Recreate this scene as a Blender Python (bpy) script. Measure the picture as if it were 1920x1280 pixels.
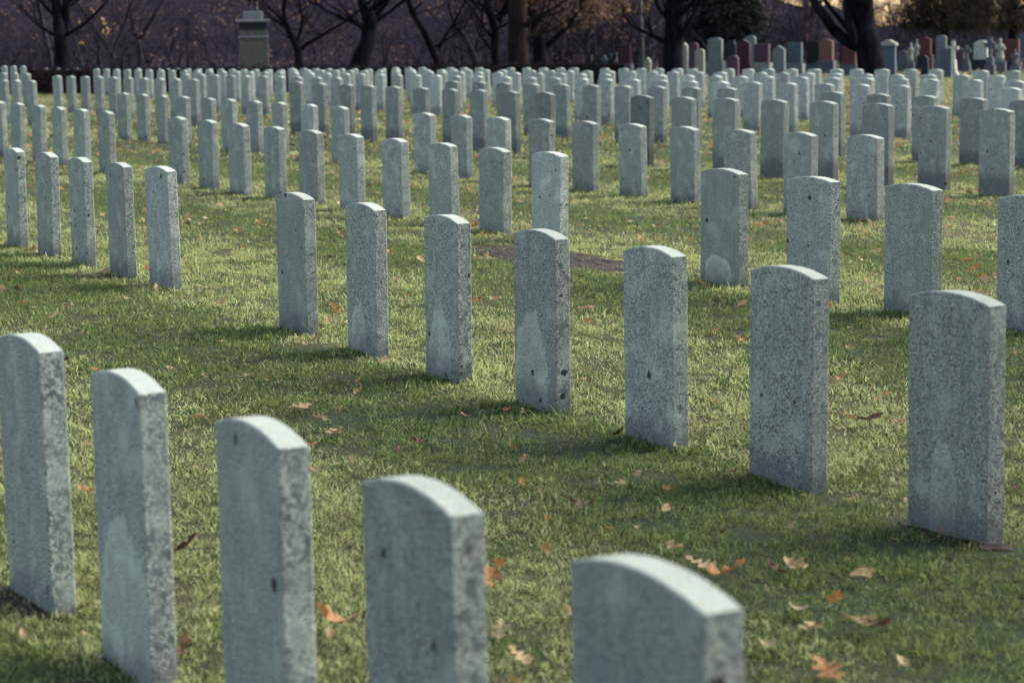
import bpy, math, random
import numpy as np
from mathutils import Vector, noise as mnoise

for o in list(bpy.data.objects):
    bpy.data.objects.remove(o)
S = bpy.context.scene
COL = S.collection
R = math.radians

# ------------------------------------------------------------------ camera
CAM_H = 1.678
F_PX, PITCH, ROLL = 4279.9, .13021, -.01558          # focal length in pixels of the 1920 px frame
cam = bpy.data.cameras.new('camera')
cam.sensor_fit = 'HORIZONTAL'; cam.sensor_width = 36.0
cam.lens = 36.0 * F_PX / 1920.0
cam.clip_start = .05; cam.clip_end = 5000
cam.dof.use_dof = True
cam.dof.focus_distance = 13.2
cam.dof.aperture_fstop = 4.3
camo = bpy.data.objects.new('camera', cam); COL.objects.link(camo)
from mathutils import Matrix
camo.matrix_world = Matrix.Translation((0, 0, CAM_H)) @ Matrix.Rotation(R(90) - PITCH, 4, 'X') @ Matrix.Rotation(ROLL, 4, 'Z')
S.camera = camo

# ------------------------------------------------------------------ world, sun, exposure
SUN_AZ, SUN_EL = 70.0, 36.0      # degrees clockwise from straight ahead (+Y), above the horizon
W = bpy.data.worlds.new('World'); S.world = W; W.use_nodes = True
wn, wl = W.node_tree.nodes, W.node_tree.links
wn.clear()
sky = wn.new('ShaderNodeTexSky'); sky.sky_type = 'NISHITA'; sky.sun_disc = False
sky.sun_elevation = R(SUN_EL); sky.sun_rotation = R(SUN_AZ)
sky.dust_density = 2.5; sky.ozone_density = 1.0; sky.air_density = 1.0
grade = wn.new('ShaderNodeMix'); grade.data_type = 'RGBA'; grade.blend_type = 'MULTIPLY'
grade.inputs[0].default_value = 1.0; grade.inputs[7].default_value = (.99, 1.015, .94, 1)
bw = wn.new('ShaderNodeRGBToBW'); wl.new(sky.outputs[0], bw.inputs[0])      # thin overcast: paler than a clear blue
haz = wn.new('ShaderNodeMix'); haz.data_type = 'RGBA'; haz.inputs[0].default_value = .40
wl.new(sky.outputs[0], haz.inputs[6]); wl.new(bw.outputs[0], haz.inputs[7])
wl.new(haz.outputs[2], grade.inputs[6])
bgd = wn.new('ShaderNodeBackground'); bgd.inputs[1].default_value = .135
# late light: a warm strip of sky low over the horizon on the side of the sun
tcw = wn.new('ShaderNodeTexCoord'); sepw = wn.new('ShaderNodeSeparateXYZ')
wl.new(tcw.outputs['Generated'], sepw.inputs[0])
rmp = wn.new('ShaderNodeMapRange'); rmp.inputs[1].default_value = .008; rmp.inputs[2].default_value = .05
rmp.inputs[3].default_value = 1.0; rmp.inputs[4].default_value = 0.0
wl.new(sepw.outputs[2], rmp.inputs[0])
dot = wn.new('ShaderNodeVectorMath'); dot.operation = 'DOT_PRODUCT'
dot.inputs[1].default_value = (math.sin(R(SUN_AZ)), math.cos(R(SUN_AZ)), 0)
wl.new(tcw.outputs['Generated'], dot.inputs[0])
rm2 = wn.new('ShaderNodeMapRange'); rm2.inputs[1].default_value = .2; rm2.inputs[2].default_value = .8
wl.new(dot.outputs['Value'], rm2.inputs[0])
mul = wn.new('ShaderNodeMath'); mul.operation = 'MULTIPLY'
wl.new(rmp.outputs[0], mul.inputs[0]); wl.new(rm2.outputs[0], mul.inputs[1])
band = wn.new('ShaderNodeMix'); band.data_type = 'RGBA'
band.inputs[7].default_value = (6.8, 4.0, 1.5, 1)
wl.new(mul.outputs[0], band.inputs[0]); wl.new(grade.outputs[2], band.inputs[6])
wl.new(band.outputs[2], bgd.inputs[0])
wo = wn.new('ShaderNodeOutputWorld'); wl.new(bgd.outputs[0], wo.inputs[0])

sun = bpy.data.lights.new('sun', 'SUN'); sun.energy = 1.75; sun.angle = R(42); sun.color = (1.0, .96, .80)
suno = bpy.data.objects.new('sun', sun); COL.objects.link(suno)
sd = Vector((math.sin(R(SUN_AZ)) * math.cos(R(SUN_EL)), math.cos(R(SUN_AZ)) * math.cos(R(SUN_EL)), math.sin(R(SUN_EL))))
suno.rotation_euler = sd.to_track_quat('Z', 'Y').to_euler()
suno.location = sd * 60

S.view_settings.view_transform = 'Standard'; S.view_settings.look = 'None'
S.view_settings.exposure = 1.6; S.view_settings.gamma = 1.0
S.render.engine = 'CYCLES'
S.cycles.use_denoising = True
S.cycles.max_bounces = 6; S.cycles.transparent_max_bounces = 4
S.cycles.caustics_reflective = False; S.cycles.caustics_refractive = False

# ------------------------------------------------------------------ survey: rows of headstones and the lie of the land
# (row, section, [(x, y, height of the top)])
ROWS = [
    ('A','',[(-1.462,6.889,0.821),(-1.032,6.068,0.82),(-0.582,5.21,0.822),(-0.178,4.44,0.821),(0.229,3.664,0.826)]),
    ('B','left',[(-4.304,19.904,0.835),(-3.858,19.054,0.831),(-3.415,18.21,0.824),(-2.954,17.331,0.822),(-2.505,16.474,0.833)]),
    ('B','right',[(-1.299,13.817,0.798),(-0.813,12.785,0.8),(-0.331,11.765,0.802),(0.142,10.763,0.801),(0.619,9.752,0.803),(1.071,8.794,0.804),(1.534,7.813,0.806)]),
    ('C','left',[(-7.976,35.951,0.887),(-7.512,35.066,0.879),(-6.986,34.063,0.866),(-6.489,33.116,0.855),(-5.99,32.163,0.846),(-5.474,31.181,0.837)]),
    ('C','mid',[(-4.181,28.956,0.812),(-3.679,27.998,0.797),(-3.186,27.058,0.783),(-2.663,26.06,0.771),(-2.171,25.123,0.759),(-1.664,24.156,0.747),(-1.151,23.177,0.734),(-0.637,22.197,0.722),(-0.14,21.25,0.714),(0.348,20.318,0.709)]),
    ('C','right',[(1.542,16.45,0.755),(2.056,15.469,0.746),(2.563,14.502,0.749),(3.083,13.51,0.734)]),
    ('D','left',[(-10.829,49.35,1.046),(-10.359,48.455,1.053),(-9.839,47.464,1.05)]),
    ('D','mid',[(-7.056,42.155,0.869),(-6.558,41.206,0.861),(-6.069,40.274,0.853),(-5.564,39.31,0.847),(-5.005,38.243,0.838),(-4.549,37.375,0.833),(-4.028,36.38,0.824),(-3.533,35.437,0.816),(-2.986,34.394,0.805),(-2.453,33.377,0.792)]),
    ('D','right',[(-1.129,30.852,0.757),(-0.614,29.87,0.752),(-0.12,28.929,0.747),(0.397,27.943,0.748),(0.901,26.982,0.747),(1.412,26.006,0.742),(1.929,25.02,0.738),(2.437,24.052,0.735),(2.939,23.094,0.735),(3.446,22.127,0.741)]),
    ('E','left',[(-13.355,60.921,1.08),(-12.854,59.965,1.085),(-12.346,58.996,1.077)]),
    ('E','mid',[(-11.083,56.588,1.037),(-10.569,55.608,1.034),(-10.053,54.623,1.035),(-9.535,53.636,1.036),(-9.055,52.721,1.031),(-8.556,51.769,1.027),(-8.04,50.786,1.024),(-7.544,49.839,1.021),(-7.081,48.956,1.024),(-6.574,47.99,1.018)]),
    ('E','right',[(-3.983,43.289,1.006),(-3.449,42.27,0.99),(-2.894,41.213,0.979),(-2.462,40.388,0.967),(-1.965,39.44,0.96),(-1.452,38.463,0.951),(-0.946,37.497,0.942),(-0.464,36.579,0.937),(0.036,35.626,0.927),(0.55,34.645,0.924)]),
    ('E','far right',[(1.855,31.914,0.921),(2.367,30.939,0.914),(2.848,30.022,0.912),(3.362,29.041,0.909),(3.862,28.087,0.906),(4.372,27.115,0.898),(4.867,26.171,0.886),(5.375,25.203,0.874)]),
    ('F','left',[(-16.319,74.531,1.17),(-15.809,73.56,1.172),(-15.296,72.582,1.174)]),
    ('F','mid',[(-8.305,59.248,0.998),(-7.77,58.229,0.997),(-7.307,57.346,0.989),(-6.807,56.392,0.981),(-6.322,55.468,0.981),(-5.79,54.452,0.981),(-5.307,53.532,0.977),(-4.811,52.586,0.973),(-4.29,51.591,0.97),(-3.773,50.607,0.969)]),
    ('F','right',[(-1.075,45.22,0.94),(-0.548,44.215,0.935),(-0.065,43.294,0.923),(0.438,42.335,0.92),(0.965,41.33,0.917),(1.467,40.372,0.913),(1.98,39.393,0.912),(2.493,38.415,0.913),(2.996,37.456,0.909),(3.497,36.501,0.909)]),
    ('F','far right',[(4.812,33.992,0.881),(5.332,33.002,0.865),(5.828,32.056,0.853),(6.317,31.123,0.837),(6.798,30.205,0.821)]),
    ('G','',[(-16.702,83.221,1.019),(-15.972,81.829,1.009),(-15.464,80.86,1.007),(-14.956,79.891,1.005),(-13.939,77.951,1.001),(-13.43,76.981,0.998),(-12.922,76.011,0.996),(-12.413,75.041,0.994),(-11.904,74.071,0.991),(-11.395,73.101,0.989),(-10.886,72.13,0.987),(-10.377,71.159,0.984),(-9.868,70.188,0.982),(-9.359,69.217,0.979),(-8.85,68.246,0.976),(-8.34,67.275,0.974),(-7.831,66.303,0.971),(-7.321,65.332,0.968),(-6.812,64.36,0.966),(-6.302,63.388,0.963),(-5.792,62.416,0.96),(-5.283,61.444,0.957),(-4.773,60.471,0.954),(-4.189,59.359,0.947),(-3.75,58.521,0.946),(-3.204,57.479,0.939),(-2.719,56.555,0.938),(-2.222,55.607,0.935),(-1.701,54.614,0.931),(-1.212,53.68,0.921),(-0.688,52.681,0.921),(-0.055,51.474,0.916),(0.483,50.448,0.912),(1.021,49.422,0.907),(1.559,48.396,0.903),(2.015,47.526,0.899),(2.535,46.535,0.897),(3.033,45.585,0.888),(3.53,44.638,0.88),(4.05,43.647,0.88),(4.547,42.699,0.878),(5.094,41.656,0.87),(5.607,40.677,0.867),(6.097,39.742,0.864),(6.613,38.759,0.859),(7.923,36.261,0.847)]),
    ('H','',[(-13.62,84.819,0.938),(-13.122,83.87,0.938),(-12.624,82.921,0.938),(-12.127,81.972,0.938),(-11.629,81.023,0.938),(-11.131,80.073,0.938),(-10.633,79.124,0.937),(-10.135,78.174,0.937),(-9.637,77.224,0.937),(-9.139,76.275,0.936),(-8.641,75.325,0.936),(-8.143,74.375,0.935),(-7.645,73.424,0.935),(-7.146,72.474,0.934),(-6.648,71.524,0.933),(-6.149,70.573,0.932),(-5.651,69.622,0.931),(-5.152,68.671,0.93),(-4.654,67.721,0.929),(-4.155,66.77,0.928),(-3.656,65.818,0.927),(-3.157,64.867,0.926),(-2.658,63.916,0.925),(-2.16,62.964,0.923),(-1.778,62.236,0.922),(-1.282,61.29,0.918),(-0.772,60.317,0.918),(-0.25,59.322,0.918),(0.201,58.462,0.913),(0.77,57.377,0.909),(1.293,56.38,0.905),(1.762,55.486,0.902),(2.298,54.463,0.902),(3.464,52.239,0.894),(4.0,51.217,0.89),(4.536,50.195,0.886),(4.99,49.33,0.882),(5.47,48.414,0.882),(6.04,47.327,0.877),(6.542,46.369,0.873),(7.057,45.387,0.873),(7.574,44.401,0.873),(8.01,43.571,0.866),(8.601,42.443,0.864),(9.136,41.424,0.856)]),
    ('I','',[(-9.139,83.992,0.886),(-8.632,83.024,0.886),(-8.124,82.056,0.886),(-7.616,81.088,0.887),(-7.108,80.119,0.887),(-6.601,79.151,0.886),(-6.093,78.182,0.886),(-5.585,77.214,0.886),(-5.077,76.245,0.886),(-4.569,75.276,0.886),(-4.061,74.307,0.885),(-3.552,73.338,0.885),(-3.044,72.369,0.885),(-2.536,71.4,0.884),(-2.028,70.43,0.884),(-1.65,69.711,0.889),(-1.199,68.85,0.884),(-0.662,67.826,0.885),(-0.164,66.876,0.885),(0.665,65.295,0.881),(1.192,64.29,0.882),(1.689,63.343,0.879),(2.171,62.423,0.878),(2.719,61.379,0.874),(3.236,60.393,0.874),(3.724,59.462,0.875),(4.209,58.536,0.873),(4.772,57.463,0.867),(5.248,56.555,0.867),(6.062,55.003,0.872),(6.488,54.19,0.873),(6.961,53.288,0.868),(7.448,52.36,0.865),(7.992,51.323,0.855),(8.523,50.309,0.849),(9.034,49.335,0.855),(9.55,48.351,0.85),(10.078,47.345,0.847)]),
    ('J','',[(-5.546,84.857,0.855),(-4.52,82.901,0.857),(-4.007,81.923,0.858),(-3.494,80.945,0.859),(-2.981,79.967,0.859),(-1.955,78.01,0.861),(-1.442,77.031,0.862),(-0.929,76.052,0.863),(0.098,74.095,0.864),(0.611,73.116,0.865),(1.124,72.137,0.866),(1.638,71.158,0.867),(2.025,70.418,0.867),(2.917,68.718,0.863),(3.426,67.747,0.867),(3.879,66.884,0.865),(4.334,66.016,0.869),(4.817,65.094,0.868),(5.171,64.42,0.864),(6.03,62.781,0.874),(6.48,61.924,0.868),(6.929,61.068,0.874),(7.422,60.127,0.876),(7.9,59.214,0.879),(8.354,58.35,0.878),(8.753,57.589,0.882),(9.232,56.674,0.881),(9.755,55.678,0.882),(10.203,54.823,0.883),(10.99,53.323,0.866),(11.513,52.325,0.863)]),
]
GROUND = [0.02978, -0.56674, 0.96568, -0.55882, 0.10888, -0.15694, 0.16801, -0.00746, -0.09203, 0.0493, 0.08975, 0.02935, -0.00419, -0.02899, -0.01407, 0.03322, -0.04203]

GC = np.array(GROUND)
def ground(x, y):
    """height of the lawn: a very gentle swell, level far away"""
    x = np.asarray(x, float); y = np.asarray(y, float)
    yc = np.clip(y, 2.0, 82.0); lim = .30 * yc + 1.5
    xc = np.clip(x, -lim, lim)
    xs, ys = xc / 12, yc / 50
    z = np.zeros(np.broadcast(xs, ys).shape); k = 0
    for i in range(4):
        for j in range(5):
            if i + j <= 5:
                z = z + GC[k] * xs**i * ys**j; k += 1
    z = np.clip(z, -.25, .4)
    t = np.clip((y - 70) / 25, 0, 1); t = t * t * (3 - 2 * t)
    return z * (1 - t) + .06 * t
def g(x, y): return float(ground(x, y))

def ray(px, py):
    X, Y = px - 960, py - 640
    c, s = math.cos(-ROLL), math.sin(-ROLL)
    X, Y = X * c - Y * s, X * s + Y * c
    u = -Y / F_PX
    return Vector((X / F_PX, math.cos(PITCH) + u * math.sin(PITCH), -math.sin(PITCH) + u * math.cos(PITCH)))
def at(px, py, depth):
    """the point seen at a place of the survey photograph, at a known distance"""
    d = ray(px, py)
    return Vector((0, 0, CAM_H)) + d * (depth / d.y)
def on_ground(px, py):
    d = ray(px, py); z = 0.0
    for _ in range(12):
        p = Vector((0, 0, CAM_H)) + d * ((z - CAM_H) / d.z)
        z = g(p.x, p.y)
    return p

# ------------------------------------------------------------------ helpers
def link(name, me, mat=None, parent=None, loc=None):
    o = bpy.data.objects.new(name, me); COL.objects.link(o)
    if mat is not None and me is not None and not me.materials: me.materials.append(mat)
    if parent is not None: o.parent = parent
    if loc is not None: o.location = loc
    return o
def tag(o, label=None, cat=None, group=None, kind=None):
    if label: o['label'] = label
    if cat: o['category'] = cat
    if group: o['group'] = group
    if kind: o['kind'] = kind
    return o
def empty(name, loc, label, cat, group=None, rz=0):
    o = bpy.data.objects.new(name, None); COL.objects.link(o)
    o.location = loc; o.rotation_euler.z = rz; o.empty_display_size = .2
    return tag(o, label, cat, group)

class MB:
    """collects verts and faces for one mesh"""
    def __init__(s): s.v = []; s.f = []
    def add(s, v, f):
        n = len(s.v); s.v += [tuple(p) for p in v]; s.f += [tuple(i + n for i in q) for q in f]
    def tube(s, pts, rad, n=6, cap=True):
        pts = [Vector(p) for p in pts]; rings = []
        N = len(s.v)
        prev = None
        for i, p in enumerate(pts):
            t = (pts[min(i + 1, len(pts) - 1)] - pts[max(i - 1, 0)])
            if t.length < 1e-9: t = Vector((0, 0, 1))
            t.normalize()
            if prev is None:
                a = t.orthogonal().normalized()
            else:
                a = prev - t * prev.dot(t)
                a = a.normalized() if a.length > 1e-6 else t.orthogonal().normalized()
            prev = a; b = t.cross(a)
            for k in range(n):
                w = 2 * math.pi * k / n
                s.v.append(tuple(p + (a * math.cos(w) + b * math.sin(w)) * rad[i]))
        for i in range(len(pts) - 1):
            for k in range(n):
                s.f.append((N + i * n + k, N + i * n + (k + 1) % n, N + (i + 1) * n + (k + 1) % n, N + (i + 1) * n + k))
        if cap:
            s.f.append(tuple(N + (len(pts) - 1) * n + k for k in range(n)))
            s.f.append(tuple(N + k for k in reversed(range(n))))
    def prism(s, outline, y0, y1, inset=0.0):
        """outline [(x, z)] counter-clockwise seen from -y, extruded y0..y1 with a small chamfer on both faces"""
        n = len(outline); cx = sum(p[0] for p in outline) / n; cz = sum(p[1] for p in outline) / n
        def ring(y, k):
            r = []
            for i, (x, z) in enumerate(outline):
                if k:
                    ax, az = outline[i - 1]; bx, bz = outline[(i + 1) % n]
                    e1 = Vector((x - ax, z - az)).normalized(); e2 = Vector((bx - x, bz - z)).normalized()
                    nn = Vector((-(e1.y + e2.y), e1.x + e2.x))
                    if nn.length > 1e-6: nn.normalize()
                    x, z = x + nn.x * k, z + nn.y * k
                r.append((x, y, z))
            return r
        c = inset
        rings = [ring(y0, c), ring(y0 + c, 0), ring(y1 - c, 0), ring(y1, c)] if c else [ring(y0, 0), ring(y1, 0)]
        N = len(s.v)
        for r in rings: s.v += r
        for i in range(len(rings) - 1):
            for k in range(n):
                a, b = N + i * n + k, N + i * n + (k + 1) % n
                s.f.append((a, b, b + n, a + n)[::-1])
        s.f.append(tuple(N + k for k in range(n)))
        s.f.append(tuple(N + (len(rings) - 1) * n + k for k in reversed(range(n))))
    def box(s, x0, x1, y0, y1, z0, z1, c=.008):
        s.prism([(x0, z0), (x1, z0), (x1, z1), (x0, z1)], y0, y1, c)
    def lathe(s, prof, n=16, cx=0, cy=0):
        N = len(s.v)
        for r, z in prof:
            for k in range(n):
                w = 2 * math.pi * k / n
                s.v.append((cx + r * math.cos(w), cy + r * math.sin(w), z))
        for i in range(len(prof) - 1):
            for k in range(n):
                s.f.append((N + i * n + k, N + i * n + (k + 1) % n, N + (i + 1) * n + (k + 1) % n, N + (i + 1) * n + k))
        s.f.append(tuple(N + k for k in reversed(range(n)))); s.f.append(tuple(N + (len(prof) - 1) * n + k for k in range(n)))
    def mesh(s, name, smooth=False):
        me = bpy.data.meshes.new(name); me.from_pydata(s.v, [], s.f); me.update()
        if smooth: me.polygons.foreach_set('use_smooth', [True] * len(me.polygons))
        return me
    def build(s, name, mat, parent=None, loc=None, smooth=False):
        return link(name, s.mesh(name, smooth), mat, parent, loc)

# ------------------------------------------------------------------ materials
def mat(name):
    m = bpy.data.materials.new(name); m.use_nodes = True
    nt = m.node_tree; nt.nodes.clear()
    out = nt.nodes.new('ShaderNodeOutputMaterial')
    b = nt.nodes.new('ShaderNodeBsdfPrincipled'); b.inputs['Roughness'].default_value = .85
    if 'Specular IOR Level' in b.inputs: b.inputs['Specular IOR Level'].default_value = .25
    nt.links.new(b.outputs[0], out.inputs[0])
    return m, nt, b, out
def N(nt, t, **kw):
    n = nt.nodes.new(t)
    for k, v in kw.items(): setattr(n, k, v)
    return n
def mth(nt, op, a, b=None, c=None, clamp=False):
    n = N(nt, 'ShaderNodeMath', operation=op, use_clamp=clamp)
    for i, v in enumerate((a, b, c)):
        if v is None: continue
        if isinstance(v, (int, float)): n.inputs[i].default_value = v
        else: nt.links.new(v, n.inputs[i])
    return n.outputs[0]
def mixc(nt, fac, a, b, mode='MIX'):
    n = N(nt, 'ShaderNodeMix', data_type='RGBA', blend_type=mode)
    for i, v in ((0, fac), (6, a), (7, b)):
        if isinstance(v, (int, float)): n.inputs[i].default_value = v
        elif isinstance(v, tuple): n.inputs[i].default_value = v if len(v) == 4 else v + (1,)
        else: nt.links.new(v, n.inputs[i])
    return n.outputs[2]
def noise(nt, vec, scale, detail=3, rough=.6):
    n = N(nt, 'ShaderNodeTexNoise'); n.inputs['Scale'].default_value = scale
    n.inputs['Detail'].default_value = detail; n.inputs['Roughness'].default_value = rough
    nt.links.new(vec, n.inputs['Vector']); return n.outputs[0]
def step(nt, v, lo, hi, a=0.0, b=1.0):
    n = N(nt, 'ShaderNodeMapRange', interpolation_type='SMOOTHSTEP')
    nt.links.new(v, n.inputs[0])
    for i, x in zip((1, 2, 3, 4), (lo, hi, a, b)): n.inputs[i].default_value = x
    return n.outputs[0]
def attr(nt, name):
    n = N(nt, 'ShaderNodeAttribute', attribute_type='OBJECT'); n.attribute_name = name
    return n.outputs['Fac']

def granite():
    """weathered grey granite: speckled, streaked, spotted with black lichen, with paler and darker stains"""
    m, nt, b, out = mat('weathered_granite')
    L = nt.links.new
    tc = N(nt, 'ShaderNodeTexCoord'); oi = N(nt, 'ShaderNodeObjectInfo')
    off = N(nt, 'ShaderNodeVectorMath', operation='SCALE'); off.inputs[0].default_value = (37.1, 19.7, 53.3); L(oi.outputs['Random'], off.inputs['Scale'])
    add = N(nt, 'ShaderNodeVectorMath', operation='ADD'); L(tc.outputs['Object'], add.inputs[0]); L(off.outputs[0], add.inputs[1])
    P = add.outputs[0]
    sep = N(nt, 'ShaderNodeSeparateXYZ'); L(tc.outputs['Object'], sep.inputs[0])
    nrm = N(nt, 'ShaderNodeSeparateXYZ'); L(tc.outputs['Normal'], nrm.inputs[0])
    side = step(nt, mth(nt, 'ABSOLUTE', nrm.outputs[0]), .6, .85)
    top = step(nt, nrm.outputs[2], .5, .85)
    str_ = N(nt, 'ShaderNodeVectorMath', operation='MULTIPLY'); L(P, str_.inputs[0]); str_.inputs[1].default_value = (1, 1, .12)
    fine = noise(nt, P, 150, 3, .75); mid = noise(nt, P, 34, 4, .65); big = noise(nt, P, 7, 3, .6)
    streak = noise(nt, str_.outputs[0], 30, 3, .6)
    # speckle
    sp = step(nt, fine, .40, .60)
    col = mixc(nt, sp, (.030, .036, .044), (.455, .485, .45))
    col = mixc(nt, step(nt, mid, .42, .64, 0, .45), col, (.31, .345, .315))
    # dark mottling, strongest on the rock-faced sides
    mot = mth(nt, 'MULTIPLY', step(nt, mid, .50, .62), mth(nt, 'MULTIPLY_ADD', mth(nt, 'MULTIPLY', side, attr(nt, 'grime')), .78, .14))
    col = mixc(nt, mot, col, (.075, .085, .10))
    col = mixc(nt, mth(nt, 'MULTIPLY', step(nt, streak, .45, .64), .5), col, (.175, .205, .21))
    col = mixc(nt, mth(nt, 'MULTIPLY', step(nt, big, .50, .70), .45), col, (.43, .475, .42))
    # pale arched stain left on the foot of some fronts
    ah, aw, ax, aa = attr(nt, 'stain_height'), attr(nt, 'stain_width'), attr(nt, 'stain_x'), attr(nt, 'stain')
    dx = mth(nt, 'DIVIDE', mth(nt, 'SUBTRACT', sep.outputs[0], ax), mth(nt, 'MAXIMUM', aw, .01))
    dz = mth(nt, 'DIVIDE', mth(nt, 'SUBTRACT', sep.outputs[2], .04), mth(nt, 'MAXIMUM', ah, .01))
    e = mth(nt, 'ADD', mth(nt, 'POWER', mth(nt, 'ABSOLUTE', dx), 2.2), mth(nt, 'POWER', mth(nt, 'ABSOLUTE', dz), 2.0))
    e = mth(nt, 'ADD', e, mth(nt, 'MULTIPLY', mth(nt, 'ADD', mth(nt, 'SUBTRACT', mid, .5), mth(nt, 'MULTIPLY', mth(nt, 'SUBTRACT', big, .5), 1.6)), 1.0))
    inside = step(nt, e, 1.10, .86)
    edge = mth(nt, 'MULTIPLY', step(nt, e, .45, .98), inside)
    st = mth(nt, 'MULTIPLY', mth(nt, 'MULTIPLY', mth(nt, 'MULTIPLY_ADD', edge, .55, .45), inside), aa)
    st = mth(nt, 'MULTIPLY', st, step(nt, nrm.outputs[1], -.5, -.8))
    col = mixc(nt, st, col, (.54, .585, .51))
    # damp, soiled foot with a wandering upper edge
    foot = step(nt, mth(nt, 'ADD', sep.outputs[2], mth(nt, 'MULTIPLY', mth(nt, 'SUBTRACT', big, .5), .22)), .13, -.02)
    col = mixc(nt, mth(nt, 'MULTIPLY', foot, .62), col, (.085, .085, .105))
    # black lichen spots
    vo = N(nt, 'ShaderNodeTexVoronoi'); vo.inputs['Scale'].default_value = 13; vo.inputs['Randomness'].default_value = 1
    wob = N(nt, 'ShaderNodeVectorMath', operation='ADD'); nz = N(nt, 'ShaderNodeTexNoise'); nz.inputs['Scale'].default_value = 60; L(P, nz.inputs['Vector'])
    sc = N(nt, 'ShaderNodeVectorMath', operation='SCALE'); sc.inputs['Scale'].default_value = .022; L(nz.outputs[1], sc.inputs[0])
    L(P, wob.inputs[0]); L(sc.outputs[0], wob.inputs[1]); L(wob.outputs[0], vo.inputs['Vector'])
    rnd = N(nt, 'ShaderNodeSeparateColor'); L(vo.outputs['Color'], rnd.inputs[0])
    size = mth(nt, 'MULTIPLY', mth(nt, 'POWER', rnd.outputs[0], 4.0), .27)
    spot = mth(nt, 'MULTIPLY', mth(nt, 'LESS_THAN', vo.outputs['Distance'], size), mth(nt, 'GREATER_THAN', rnd.outputs[1], mth(nt, 'MULTIPLY_ADD', side, -.2, .34)))
    spot = mth(nt, 'MULTIPLY', spot, mth(nt, 'SUBTRACT', 1.0, top))
    col = mixc(nt, mth(nt, 'MULTIPLY', spot, .92), col, (.012, .013, .018))
    # small dark pits of the grain
    v2 = N(nt, 'ShaderNodeTexVoronoi'); v2.inputs['Scale'].default_value = 62; L(P, v2.inputs['Vector'])
    r2 = N(nt, 'ShaderNodeSeparateColor'); L(v2.outputs['Color'], r2.inputs[0])
    pit = mth(nt, 'MULTIPLY', mth(nt, 'LESS_THAN', v2.outputs['Distance'], mth(nt, 'MULTIPLY', r2.outputs[0], .30)), mth(nt, 'GREATER_THAN', r2.outputs[1], .62))
    col = mixc(nt, mth(nt, 'MULTIPLY', mth(nt, 'MULTIPLY', pit, .72), mth(nt, 'SUBTRACT', 1.0, top)), col, (.022, .025, .034))
    # cleaner, rain-washed top, lightened further for the sky light on it
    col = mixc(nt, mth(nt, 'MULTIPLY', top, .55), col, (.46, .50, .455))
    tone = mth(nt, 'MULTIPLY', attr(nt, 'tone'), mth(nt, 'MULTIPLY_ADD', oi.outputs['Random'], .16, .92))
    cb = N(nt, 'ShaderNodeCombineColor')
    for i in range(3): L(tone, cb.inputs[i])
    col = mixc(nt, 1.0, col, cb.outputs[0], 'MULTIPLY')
    L(col, b.inputs['Base Color']); b.inputs['Roughness'].default_value = .88
    bp = N(nt, 'ShaderNodeBump'); bp.inputs['Distance'].default_value = .004
    L(mth(nt, 'MULTIPLY_ADD', side, .6, .25), bp.inputs['Strength'])
    L(mth(nt, 'ADD', fine, mth(nt, 'MULTIPLY', mid, 1.2)), bp.inputs['Height']); L(bp.outputs[0], b.inputs['Normal'])
    return m

def stone(name, c, contrast=.25, rough=.7):
    m, nt, b, out = mat(name)
    tc = N(nt, 'ShaderNodeTexCoord')
    n1 = noise(nt, tc.outputs['Object'], 14, 4); n2 = noise(nt, tc.outputs['Object'], 60, 3)
    d = tuple(x * (1 - contrast * 1.4) for x in c); l = tuple(min(1, x * (1 + contrast)) for x in c)
    col = mixc(nt, step(nt, n1, .3, .7), d, l)
    col = mixc(nt, mth(nt, 'MULTIPLY', step(nt, n2, .5, .7), .4), col, d)
    nt.links.new(col, b.inputs['Base Color']); b.inputs['Roughness'].default_value = rough
    return m

def bark(name, c):
    m, nt, b, out = mat(name)
    tc = N(nt, 'ShaderNodeTexCoord')
    v = N(nt, 'ShaderNodeVectorMath', operation='MULTIPLY'); nt.links.new(tc.outputs['Object'], v.inputs[0]); v.inputs[1].default_value = (1, 1, .2)
    n1 = noise(nt, v.outputs[0], 9, 4); b.inputs['Specular IOR Level'].default_value = .03
    nt.links.new(mixc(nt, step(nt, n1, .35, .65), tuple(x * .55 for x in c), tuple(x * 1.5 for x in c)), b.inputs['Base Color'])
    bp = N(nt, 'ShaderNodeBump'); bp.inputs['Strength'].default_value = .8; bp.inputs['Distance'].default_value = .05
    nt.links.new(n1, bp.inputs['Height']); nt.links.new(bp.outputs[0], b.inputs['Normal'])
    b.inputs['Roughness'].default_value = .95
    return m

def leafy(name, c0, c1, trans=.35, scale=3.0):
    """thin foliage: diffuse and light passing through, two tones by place"""
    m, nt, b, out = mat(name)
    geo = N(nt, 'ShaderNodeNewGeometry')
    n1 = noise(nt, geo.outputs['Position'], scale, 3)
    col = mixc(nt, step(nt, n1, .35, .65), c0, c1); b.inputs['Specular IOR Level'].default_value = .05
    nt.links.new(col, b.inputs['Base Color'])
    tr = N(nt, 'ShaderNodeBsdfTranslucent'); nt.links.new(col, tr.inputs[0])
    mx = N(nt, 'ShaderNodeMixShader'); mx.inputs[0].default_value = trans
    nt.links.new(b.outputs[0], mx.inputs[1]); nt.links.new(tr.outputs[0], mx.inputs[2]); nt.links.new(mx.outputs[0], out.inputs[0])
    return m

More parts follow.
